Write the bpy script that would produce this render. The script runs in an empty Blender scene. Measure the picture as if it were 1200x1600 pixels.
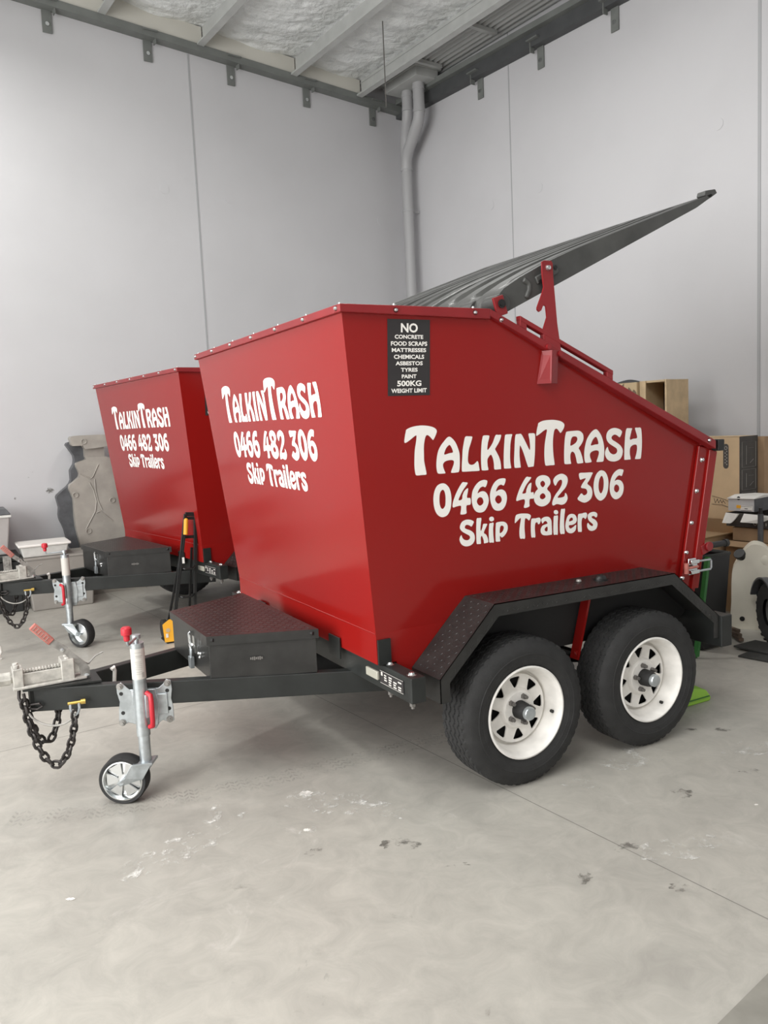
import bpy, bmesh, math, random
from mathutils import Vector, Matrix
random.seed(7)
SC = bpy.context.scene
COL = SC.collection
PI = math.pi
# ------------------------------------------------------------------ camera
F_PX, YAW, PITCH, ROLL = 1269.88, -0.4997, -0.1055, -0.0459
CAM = Vector((-2.0918, -3.7113, 1.5554))
def cam_axes():
    f = Vector((-math.sin(YAW)*math.cos(PITCH), math.cos(YAW)*math.cos(PITCH), math.sin(PITCH)))
    r = Vector((math.cos(YAW), math.sin(YAW), 0)); u = r.cross(f)
    return r*math.cos(ROLL)+u*math.sin(ROLL), -r*math.sin(ROLL)+u*math.cos(ROLL), f
cd = bpy.data.cameras.new('camera'); cam = bpy.data.objects.new('camera', cd); COL.objects.link(cam)
r_, u_, f_ = cam_axes()
cam.matrix_world = Matrix(((r_.x, u_.x, -f_.x, CAM.x), (r_.y, u_.y, -f_.y, CAM.y), (r_.z, u_.z, -f_.z, CAM.z), (0, 0, 0, 1)))
cd.sensor_fit = 'VERTICAL'; cd.sensor_height = 36; cd.sensor_width = 27; cd.lens = F_PX/1600*36
cd.clip_start = .05; cd.clip_end = 100
SC.camera = cam
# ------------------------------------------------------------------ room frame: s = distance from the right wall, t = distance from the left wall
PHI = 0.09895
KX, KY = 3.486, 5.541
DX = Vector((math.cos(PHI), math.sin(PHI), 0)); DY = Vector((-math.sin(PHI), math.cos(PHI), 0))
def W(s, t, z): return Vector((KX, KY, 0)) - DX*s - DY*t + Vector((0, 0, z))
SMAX, TMAX, HW = 11.0, 13.0, 6.9
# ------------------------------------------------------------------ light
SC.view_settings.view_transform = 'Standard'; SC.view_settings.look = 'None'
SC.view_settings.gamma = 1; SC.view_settings.use_curve_mapping = False
SC.view_settings.exposure = 0.0
wd = bpy.data.worlds.new('world'); SC.world = wd; wd.use_nodes = True
wd.node_tree.nodes['Background'].inputs[0].default_value = (.9, .95, 1, 1)
wd.node_tree.nodes['Background'].inputs[1].default_value = 1.0
def area(name, loc, target, sx, sy, power, col=(1, 1, 1)):
    l = bpy.data.lights.new(name, 'AREA'); l.shape = 'RECTANGLE'; l.size = sx; l.size_y = sy; l.energy = power; l.color = col
    o = bpy.data.objects.new(name, l); COL.objects.link(o); o.location = loc
    o.rotation_euler = (Vector(target)-Vector(loc)).to_track_quat('-Z', 'Y').to_euler()
    return o
# daylight through the open roller door in the front wall
area('daylight_front_door', W(SMAX-.1, 6.4, 2.35), W(0, 6.4, 2.35), 7.0, 4.3, 600, (1, .985, .965))
# added overhead fill light above the front half of the room; no roof opening
area('overhead_fill', W(7.6, 8.2, 5.85), W(7.6, 8.2, 0), 3.0, 5.0, 265, (1, .99, .975))
LAMP_W = 42     # each high bay lamp
SC.cycles.max_bounces = 8; SC.cycles.diffuse_bounces = 5; SC.cycles.glossy_bounces = 4
SC.cycles.sample_clamp_indirect = 6; SC.cycles.caustics_reflective = False; SC.cycles.caustics_refractive = False
SC.cycles.use_denoising = True
# ------------------------------------------------------------------ materials
def mat(name, col, rough=.5, metal=0.0, spec=.5, coat=0.0, vary=0.0, vscale=6.0, bump=0.0, bscale=60.0, col2=None, rvary=0.0, emit=None, detail=6.0):
    m = bpy.data.materials.new(name); m.use_nodes = True
    nt = m.node_tree; b = nt.nodes['Principled BSDF']
    b.inputs['Base Color'].default_value = (*col, 1); b.inputs['Roughness'].default_value = rough
    b.inputs['Metallic'].default_value = metal; b.inputs['Specular IOR Level'].default_value = spec
    if coat: b.inputs['Coat Weight'].default_value = coat; b.inputs['Coat Roughness'].default_value = .15
    tc = nt.nodes.new('ShaderNodeTexCoord')
    if vary or col2 or rvary:
        n = nt.nodes.new('ShaderNodeTexNoise'); n.inputs['Scale'].default_value = vscale; n.inputs['Detail'].default_value = detail
        nt.links.new(tc.outputs['Object'], n.inputs['Vector'])
        r = nt.nodes.new('ShaderNodeValToRGB'); e = r.color_ramp.elements
        e[0].position = .35; e[1].position = .65
        c2 = col2 or tuple(min(1, c*(1+vary)) for c in col); c1 = col if col2 else tuple(c*(1-vary) for c in col)
        e[0].color = (*c1, 1); e[1].color = (*c2, 1)
        nt.links.new(n.outputs['Fac'], r.inputs['Fac'])
        if vary or col2: nt.links.new(r.outputs['Color'], b.inputs['Base Color'])
        if rvary:
            mr = nt.nodes.new('ShaderNodeMapRange'); mr.inputs['To Min'].default_value = max(0, rough-rvary); mr.inputs['To Max'].default_value = min(1, rough+rvary)
            nt.links.new(n.outputs['Fac'], mr.inputs['Value']); nt.links.new(mr.outputs['Result'], b.inputs['Roughness'])
    if bump:
        n2 = nt.nodes.new('ShaderNodeTexNoise'); n2.inputs['Scale'].default_value = bscale; n2.inputs['Detail'].default_value = 4
        nt.links.new(tc.outputs['Object'], n2.inputs['Vector'])
        bp = nt.nodes.new('ShaderNodeBump'); bp.inputs['Strength'].default_value = bump; bp.inputs['Distance'].default_value = .01 if bscale > 8 else .06
        nt.links.new(n2.outputs['Fac'], bp.inputs['Height']); nt.links.new(bp.outputs['Normal'], b.inputs['Normal'])
    if emit: b.inputs['Emission Color'].default_value = (*emit[:3], 1); b.inputs['Emission Strength'].default_value = emit[3]
    return m
M_RED = mat('red_paint', (.265, .0095, .008), .17, spec=.38, rvary=.05, vscale=1.2, detail=1.0)
M_RED2 = mat('red_trim_paint', (.24, .014, .017), .36, vary=.08, vscale=6, detail=1.0)
M_GREY = mat('charcoal_paint', (.021, .023, .022), .40, spec=.35, vary=.18, vscale=9, bump=.03, bscale=90)
M_PLATE = mat('charcoal_checker_plate', (.022, .022, .021), .34, spec=.45, vary=.2, vscale=12, bump=.04, bscale=80)
M_BLACK = mat('black_steel', (.012, .012, .012), .45, vary=.2)
M_UNDER = mat('underbody_black', (.016, .016, .016), .7)
M_LID = mat('weathered_black_plastic', (.066, .067, .064), .46, vary=.25, vscale=5, bump=.08, bscale=35)
M_WHITE = mat('white_vinyl', (.92, .895, .855), .45)
M_SIGN = mat('black_vinyl', (.030, .027, .028), .4)
M_RUB = mat('tyre_rubber', (.021, .021, .021), .75, vary=.2, vscale=20, bump=.1, bscale=120)
M_RIM = mat('white_wheel_paint', (.86, .84, .80), .42, vary=.07, vscale=18)
M_GALV = mat('galvanised_steel', (.50, .54, .56), .33, .75, vary=.15, vscale=25)
M_GALV2 = mat('dull_galvanised_steel', (.33, .32, .30), .5, .45, vary=.25, vscale=30, bump=.1, bscale=60)
M_CHROME = mat('bright_zinc', (.72, .74, .74), .2, .95)
M_NUT = mat('dull_steel', (.22, .21, .2), .45, .7)
M_GOLD = mat('gold_zinc', (.75, .52, .14), .3, .8)
M_REDP = mat('red_plastic', (.52, .02, .035), .35)
M_PINK = mat('faded_red_grip', (.50, .17, .14), .6, vary=.15, vscale=40)
M_CHAIN = mat('black_chain_steel', (.045, .04, .038), .5, .5, vary=.4, vscale=50)
M_CAST = mat('cast_coupling', (.50, .485, .445), .55, .25, vary=.2, vscale=30, bump=.15, bscale=70)
M_LENS = mat('clear_lens', (.40, .39, .33), .15, spec=.6)
M_LBL = mat('white_sticker', (.62, .60, .56), .5)
M_INK = mat('grey_ink', (.10, .09, .09), .6)
M_LGREY = mat('light_grey_print', (.42, .40, .37), .6)
M_CARD = mat('cardboard', (.64, .47, .29), .85, vary=.07, vscale=4, bump=.05, bscale=40)
M_CARD2 = mat('brown_cardboard', (.42, .28, .165), .88, vary=.1, vscale=5, bump=.05, bscale=40)
M_CARDL = mat('pale_cardboard', (.60, .46, .28), .85, vary=.07, vscale=5)
M_PAPER = mat('white_card', (.82, .80, .76), .7, vary=.03, vscale=6)
M_GBOX = mat('grey_card', (.52, .51, .51), .75, vary=.06, vscale=8)
M_DBOX = mat('dark_print_card', (.075, .068, .062), .7, vary=.1, vscale=10)
M_PINE = mat('pine_wood', (.62, .47, .29), .7, vary=.12, vscale=9)
M_PLY = mat('dark_ply', (.10, .08, .065), .8)
M_BOARD = mat('brown_print', (.20, .14, .09), .8)
M_JUG = mat('milky_plastic', (.86, .82, .70), .42, vary=.05, vscale=5, bump=.08, bscale=12)
M_MAT = mat('rubber_mat', (.045, .045, .042), .85, bump=.3, bscale=200)
M_GREEN = mat('green_paint', (.03, .16, .035), .45)
M_LIME = mat('lime_plastic', (.28, .55, .04), .45)
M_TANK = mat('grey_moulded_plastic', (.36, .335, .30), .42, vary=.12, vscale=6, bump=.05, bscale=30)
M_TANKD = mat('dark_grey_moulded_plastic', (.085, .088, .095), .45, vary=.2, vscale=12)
M_TUB = mat('pale_grey_plastic', (.40, .38, .37), .5, vary=.05)
M_TUB2 = mat('warm_grey_plastic', (.30, .28, .255), .5, vary=.06)
M_CLEAR = mat('cloudy_plastic', (.66, .66, .63), .3, vary=.05, vscale=20)
M_YEL = mat('yellow_card', (.85, .42, .03), .55)
M_YGRIP = mat('yellow_grip', (.85, .38, .03), .5)
M_PIPE = mat('painted_pipe', (.40, .40, .405), .45)
M_BEAM = mat('grey_steel_beam', (.17, .18, .17), .6, vary=.08)
M_BEAMD = mat('dark_steel_beam', (.07, .073, .075), .6, vary=.1)
M_PURL = mat('zinc_purlin', (.47, .48, .465), .45, .1, vary=.06)
M_FASC = mat('cream_fascia', (.58, .565, .51), .6)
M_CORR = mat('corrugated_zinc', (.45, .46, .45), .5, .3)
M_WOOD = mat('old_timber', (.12, .085, .06), .85, vary=.2, vscale=14)
M_JOINT = mat('joint_sealant', (.40, .405, .415), .7)
M_CUT = mat('saw_cut', (.23, .22, .20), .9)
def wall_mat(name, col):
    m = mat(name, col, .7, vary=.03, vscale=.9, bump=.04, bscale=5)
    return m
M_WALL = wall_mat('painted_precast', (.565, .562, .575))
def foil_mat():
    m = mat('insulation_foil', (.78, .80, .79), .38, 0, vary=.08, vscale=3, bump=.9, bscale=7)
    return m
M_FOIL = foil_mat()
def floor_mat():
    m = bpy.data.materials.new('polished_concrete'); m.use_nodes = True; nt = m.node_tree; b = nt.nodes['Principled BSDF']
    tc = nt.nodes.new('ShaderNodeTexCoord')
    def noise(scale, det=6, dist=0.0, rough=.55):
        n = nt.nodes.new('ShaderNodeTexNoise'); n.inputs['Scale'].default_value = scale; n.inputs['Detail'].default_value = det
        n.inputs['Distortion'].default_value = dist; n.inputs['Roughness'].default_value = rough
        nt.links.new(tc.outputs['Object'], n.inputs['Vector']); return n.outputs['Fac']
    def ramp(fac, p0, c0, p1, c1):
        r = nt.nodes.new('ShaderNodeValToRGB'); e = r.color_ramp.elements
        e[0].position = p0; e[0].color = (*c0, 1); e[1].position = p1; e[1].color = (*c1, 1); nt.links.new(fac, r.inputs['Fac']); return r.outputs['Color']
    def mix(mode, fac, a, c):
        x = nt.nodes.new('ShaderNodeMix'); x.data_type = 'RGBA'; x.blend_type = mode
        if isinstance(fac, float): x.inputs['Factor'].default_value = fac
        else: nt.links.new(fac, x.inputs['Factor'])
        nt.links.new(a, x.inputs['A'])
        if isinstance(c, tuple): x.inputs['B'].default_value = (*c, 1)
        else: nt.links.new(c, x.inputs['B'])
        return x.outputs['Result']
    base = ramp(noise(.9, 7, .6), .3, (.40, .385, .35), .7, (.48, .46, .415))
    fine = ramp(noise(7, 9, .9, .7), .3, (.83, .83, .825), .7, (1.09, 1.09, 1.08))
    c = mix('MULTIPLY', 1.0, base, fine)
    white = ramp(noise(2.3, 9, 1.2, .7), .63, (0, 0, 0), .76, (1, 1, 1)); c = mix('MIX', white, c, (.55, .53, .49))
    dark = ramp(noise(3.1, 9, .8, .72), .27, (1, 1, 1), .36, (0, 0, 0)); c = mix('MIX', dark, c, (.22, .21, .185))
    nt.links.new(c, b.inputs['Base Color'])
    mr = nt.nodes.new('ShaderNodeMapRange'); mr.inputs['To Min'].default_value = .34; mr.inputs['To Max'].default_value = .6
    nt.links.new(noise(4, 6), mr.inputs['Value']); nt.links.new(mr.outputs['Result'], b.inputs['Roughness'])
    b.inputs['Specular IOR Level'].default_value = .4
    bp = nt.nodes.new('ShaderNodeBump'); bp.inputs['Strength'].default_value = .05; bp.inputs['Distance'].default_value = .01
    nt.links.new(noise(30, 5), bp.inputs['Height']); nt.links.new(bp.outputs['Normal'], b.inputs['Normal'])
    return m
M_FLOOR = floor_mat()
def stain_mat(name, col, lo, hi, scale):
    m = bpy.data.materials.new(name); m.use_nodes = True; nt = m.node_tree; b = nt.nodes['Principled BSDF']
    b.inputs['Base Color'].default_value = (*col, 1); b.inputs['Roughness'].default_value = .6
    tc = nt.nodes.new('ShaderNodeTexCoord'); n = nt.nodes.new('ShaderNodeTexNoise'); n.inputs['Scale'].default_value = scale; n.inputs['Detail'].default_value = 8
    n.inputs['Roughness'].default_value = .7
    nt.links.new(tc.outputs['Object'], n.inputs['Vector'])
    r = nt.nodes.new('ShaderNodeMapRange'); r.inputs['From Min'].default_value = lo; r.inputs['From Max'].default_value = hi
    nt.links.new(n.outputs['Fac'], r.inputs['Value']); nt.links.new(r.outputs['Result'], b.inputs['Alpha'])
    return m
M_SMEAR = stain_mat('white_smear', (.75, .74, .70), .52, .66, 16)
M_OIL = stain_mat('dark_smear', (.17, .16, .14), .48, .66, 12)
M_TRACK = stain_mat('tyre_mark', (.25, .245, .225), .42, 1.4, 9)
M_BAND = stain_mat('rubber_film', (.30, .295, .27), .48, 2.2, 3)
# ------------------------------------------------------------------ mesh building
class MB:
    def __init__(s): s.v = []; s.f = []
    def add(s, vs, fs):
        o = len(s.v); s.v += [tuple(v) for v in vs]; s.f += [tuple(o+i for i in f) for f in fs]; return s
    def box(s, a, b):
        x0, y0, z0 = a; x1, y1, z1 = b
        return s.add([(x0,y0,z0),(x1,y0,z0),(x1,y1,z0),(x0,y1,z0),(x0,y0,z1),(x1,y0,z1),(x1,y1,z1),(x0,y1,z1)], [(0,3,2,1),(4,5,6,7),(0,1,5,4),(1,2,6,5),(2,3,7,6),(3,0,4,7)])
    def obox(s, c, ex, ey, ez):      # centre and three half-axis vectors
        c, ex, ey, ez = Vector(c), Vector(ex), Vector(ey), Vector(ez)
        v = [c+ex*i+ey*j+ez*k for k in (-1, 1) for (i, j) in ((-1,-1),(1,-1),(1,1),(-1,1))]
        return s.add(v, [(0,3,2,1),(4,5,6,7),(0,1,5,4),(1,2,6,5),(2,3,7,6),(3,0,4,7)])
    def bar(s, p, q, w, h, up=(0, 0, 1)):   # box from p to q
        p, q = Vector(p), Vector(q); d = (q-p)/2; n = d.normalized(); up = Vector(up); side = n.cross(up)
        if side.length < 1e-4: side = n.cross(Vector((1, 0, 0)))
        side.normalize(); up = side.cross(n)
        return s.obox((p+q)/2, d, side*w/2, up*h/2)
    def prism(s, poly, off, cap=True):      # planar 3-D polygon extruded by a vector
        n = len(poly); off = Vector(off); a = [Vector(p) for p in poly]
        f = [(i, (i+1) % n, n+(i+1) % n, n+i) for i in range(n)]
        if cap: f += [tuple(range(n-1, -1, -1)), tuple(range(n, 2*n))]
        return s.add(a+[p+off for p in a], f)
    def cyl(s, p, q, r, r2=None, n=20, caps=True):
        p, q = Vector(p), Vector(q); r2 = r if r2 is None else r2
        d = (q-p).normalized(); a = d.orthogonal().normalized(); b = d.cross(a)
        v = [p+(a*math.cos(2*PI*i/n)+b*math.sin(2*PI*i/n))*r for i in range(n)]+[q+(a*math.cos(2*PI*i/n)+b*math.sin(2*PI*i/n))*r2 for i in range(n)]
        f = [(i, (i+1) % n, n+(i+1) % n, n+i) for i in range(n)]
        if caps: f += [tuple(range(n-1, -1, -1)), tuple(range(n, 2*n))]
        return s.add(v, f)
    def tube(s, pts, r, n=10, closed=False, caps=True):
        P = [Vector(p) for p in pts]; m = len(P); v = []; f = []; a = None
        for i, p in enumerate(P):
            t = (P[(i+1) % m]-P[i-1]) if closed else (P[min(i+1, m-1)]-P[max(i-1, 0)])
            t.normalize()
            a = t.orthogonal().normalized() if a is None else (a-t*a.dot(t)).normalized()
            b = t.cross(a); rr = r[i] if isinstance(r, (list, tuple)) else r
            v += [p+(a*math.cos(2*PI*k/n)+b*math.sin(2*PI*k/n))*rr for k in range(n)]
        for i in range(m if closed else m-1):
            j = (i+1) % m
            f += [(i*n+k, i*n+(k+1) % n, j*n+(k+1) % n, j*n+k) for k in range(n)]
        if not closed and caps: f += [tuple(range(n-1, -1, -1)), tuple(range((m-1)*n, m*n))]
        return s.add(v, f)
    def lathe(s, prof, o, axis, n=32, closed=False):   # prof: (radius, height along axis)
        o = Vector(o); d = Vector(axis).normalized(); a = d.orthogonal().normalized(); b = d.cross(a); m = len(prof)
        v = [o+d*h+(a*math.cos(2*PI*k/n)+b*math.sin(2*PI*k/n))*r for (r, h) in prof for k in range(n)]
        f = []
        for i in range(m if closed else m-1):
            j = (i+1) % m
            f += [(i*n+k, i*n+(k+1) % n, j*n+(k+1) % n, j*n+k) for k in range(n)]
        return s.add(v, f)
    def ball(s, c, r, n=14, sq=(1, 1, 1)):
        c = Vector(c); v = [c+Vector((0, 0, r*sq[2]))]; m = n//2
        for i in range(1, m):
            a = PI*i/m
            v += [c+Vector((r*sq[0]*math.sin(a)*math.cos(2*PI*k/n), r*sq[1]*math.sin(a)*math.sin(2*PI*k/n), r*sq[2]*math.cos(a))) for k in range(n)]
        v.append(c-Vector((0, 0, r*sq[2]))); L = len(v)-1
        f = [(0, 1+k, 1+(k+1) % n) for k in range(n)]
        for i in range(m-2): f += [(1+i*n+k, 1+(i+1)*n+k, 1+(i+1)*n+(k+1) % n, 1+i*n+(k+1) % n) for k in range(n)]
        f += [(1+(m-2)*n+k, L, 1+(m-2)*n+(k+1) % n) for k in range(n)]
        return s.add(v, f)
    def grid(s, fn, nu, nv):
        v = [fn(i/nu, j/nv) for j in range(nv+1) for i in range(nu+1)]
        return s.add(v, [(j*(nu+1)+i, j*(nu+1)+i+1, (j+1)*(nu+1)+i+1, (j+1)*(nu+1)+i) for j in range(nv) for i in range(nu)])
    def lozenges(s, o, eu, ev, poly, step=.026, ln=.019, wd=.0055, h=.0014):   # checker-plate lugs inside a polygon given in (u, v)
        o, eu, ev = Vector(o), Vector(eu).normalized(), Vector(ev).normalized(); n = eu.cross(ev)
        if n.z < -.05: n = -n
        us = [p[0] for p in poly]; vs = [p[1] for p in poly]
        def inside(x, y):
            c = False; k = len(poly)
            for i in range(k):
                (x0, y0), (x1, y1) = poly[i], poly[(i+1) % k]
                if (y0 > y) != (y1 > y) and x < (x1-x0)*(y-y0)/(y1-y0)+x0: c = not c
            return c
        for i in range(int((max(us)-min(us))/step)+1):
            for j in range(int((max(vs)-min(vs))/step)+1):
                u, v = min(us)+(i+.5)*step, min(vs)+(j+.5)*step
                if not all(inside(u+a, v+b) for a, b in ((.012, 0), (-.012, 0), (0, .012), (0, -.012))): continue
                a = PI/4 if (i+j) % 2 else -PI/4
                ca, sa = math.cos(a), math.sin(a)
                q = lambda x, y: o+eu*(u+ca*x-sa*y)+ev*(v+sa*x+ca*y)
                s.add([q(-ln/2, 0), q(0, -wd/2), q(ln/2, 0), q(0, wd/2), q(-ln/4, 0)+n*h, q(ln/4, 0)+n*h], [(0, 1, 5, 4), (1, 2, 5), (2, 3, 4, 5), (3, 0, 4)])
        return s
    def build(s, name, m, parent=None, pivot=(0, 0, 0), bevel=0.0, smooth=38, recalc=True):
        pv = Vector(pivot)
        me = bpy.data.meshes.new(name); me.from_pydata([tuple(Vector(v)-pv) for v in s.v], [], s.f)
        if recalc:
            bm = bmesh.new(); bm.from_mesh(me); bmesh.ops.recalc_face_normals(bm, faces=bm.faces); bm.to_mesh(me); bm.free()
        me.materials.append(m)
        if smooth:
            me.polygons.foreach_set('use_smooth', [True]*len(me.polygons)); me.set_sharp_from_angle(angle=math.radians(smooth))
        o = bpy.data.objects.new(name, me); COL.objects.link(o); o.location = pv
        if parent is not None: o.parent = parent
        if bevel:
            b = o.modifiers.new('bevel', 'BEVEL'); b.width = bevel; b.segments = 2; b.limit_method = 'ANGLE'; b.angle_limit = math.radians(40); b.use_clamp_overlap = True
        return o
def sub(mb, name, m, part, **k):     # sub-part whose part may have a pivot of its own
    o = mb.build(name, m, None, **k); o.parent = part; o.location = o.location-part.location; return o
def tag(o, label=None, cat=None, group=None, kind=None):
    if label: o['label'] = label
    if cat: o['category'] = cat
    if group: o['group'] = group
    if kind: o['kind'] = kind
    return o
def thing(name, label, cat, loc=(0, 0, 0), group=None, rz=0.0):
    o = bpy.data.objects.new(name, None); COL.objects.link(o); o.location = loc; o.rotation_euler.z = rz; o.empty_display_size = .1
    return tag(o, label, cat, group)
def structure(mb, name, m, parent=None, **k):
    o = mb.build(name, m, parent, **k)
    if parent is None: o['kind'] = 'structure'
    return o
def smooth_loop(pts, k=4):
    n = len(pts); out = []
    for i in range(n):
        p0, p1, p2, p3 = pts[i-1], pts[i], pts[(i+1) % n], pts[(i+2) % n]
        for j in range(k):
            t = j/k
            out.append(tuple(.5*(2*p1[d]+(p2[d]-p0[d])*t+(2*p0[d]-5*p1[d]+4*p2[d]-p3[d])*t*t+(3*p1[d]-p0[d]-3*p2[d]+p3[d])*t**3) for d in (0, 1)))
    return out
def fill2d(loops, thick=0.0):    # closed 2-D loops (outer + holes) -> verts, faces
    cu = bpy.data.curves.new('fill', 'CURVE'); cu.dimensions = '2D'; cu.fill_mode = 'BOTH'; cu.extrude = thick
    for L in loops:
        sp = cu.splines.new('POLY'); sp.points.add(len(L)-1); sp.use_cyclic_u = True
        for p, q in zip(sp.points, L): p.co = (q[0], q[1], 0, 1)
    o = bpy.data.objects.new('fill', cu); COL.objects.link(o)
    dg = bpy.context.evaluated_depsgraph_get(); me = bpy.data.meshes.new_from_object(o.evaluated_get(dg))
    v = [tuple(x.co) for x in me.vertices]; f = [tuple(p.vertices) for p in me.polygons]
    bpy.data.objects.remove(o); bpy.data.curves.remove(cu); bpy.data.meshes.remove(me)
    return v, f
def text2d(s, bold=0.012):
    cu = bpy.data.curves.new('text', 'FONT'); cu.body = s; cu.size = 1; cu.offset = bold; cu.resolution_u = 3
    o = bpy.data.objects.new('text', cu); COL.objects.link(o)
    dg = bpy.context.evaluated_depsgraph_get(); me = bpy.data.meshes.new_from_object(o.evaluated_get(dg))
    v = [tuple(x.co) for x in me.vertices]; f = [tuple(p.vertices) for p in me.polygons]
    bpy.data.objects.remove(o); bpy.data.curves.remove(cu); bpy.data.meshes.remove(me)
    return v, f
def put_text(mb, s, x0, x1, y0, y1, fn, bold=.012):   # fit text in a 2-D box, map to 3-D by fn
    v, f = text2d(s, bold)
    a0, a1 = min(p[0] for p in v), max(p[0] for p in v); b0, b1 = min(p[1] for p in v), max(p[1] for p in v)
    mb.add([fn(x0+(p[0]-a0)/(a1-a0)*(x1-x0), y0+(p[1]-b0)/(b1-b0)*(y1-y0)) for p in v], f)
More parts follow.
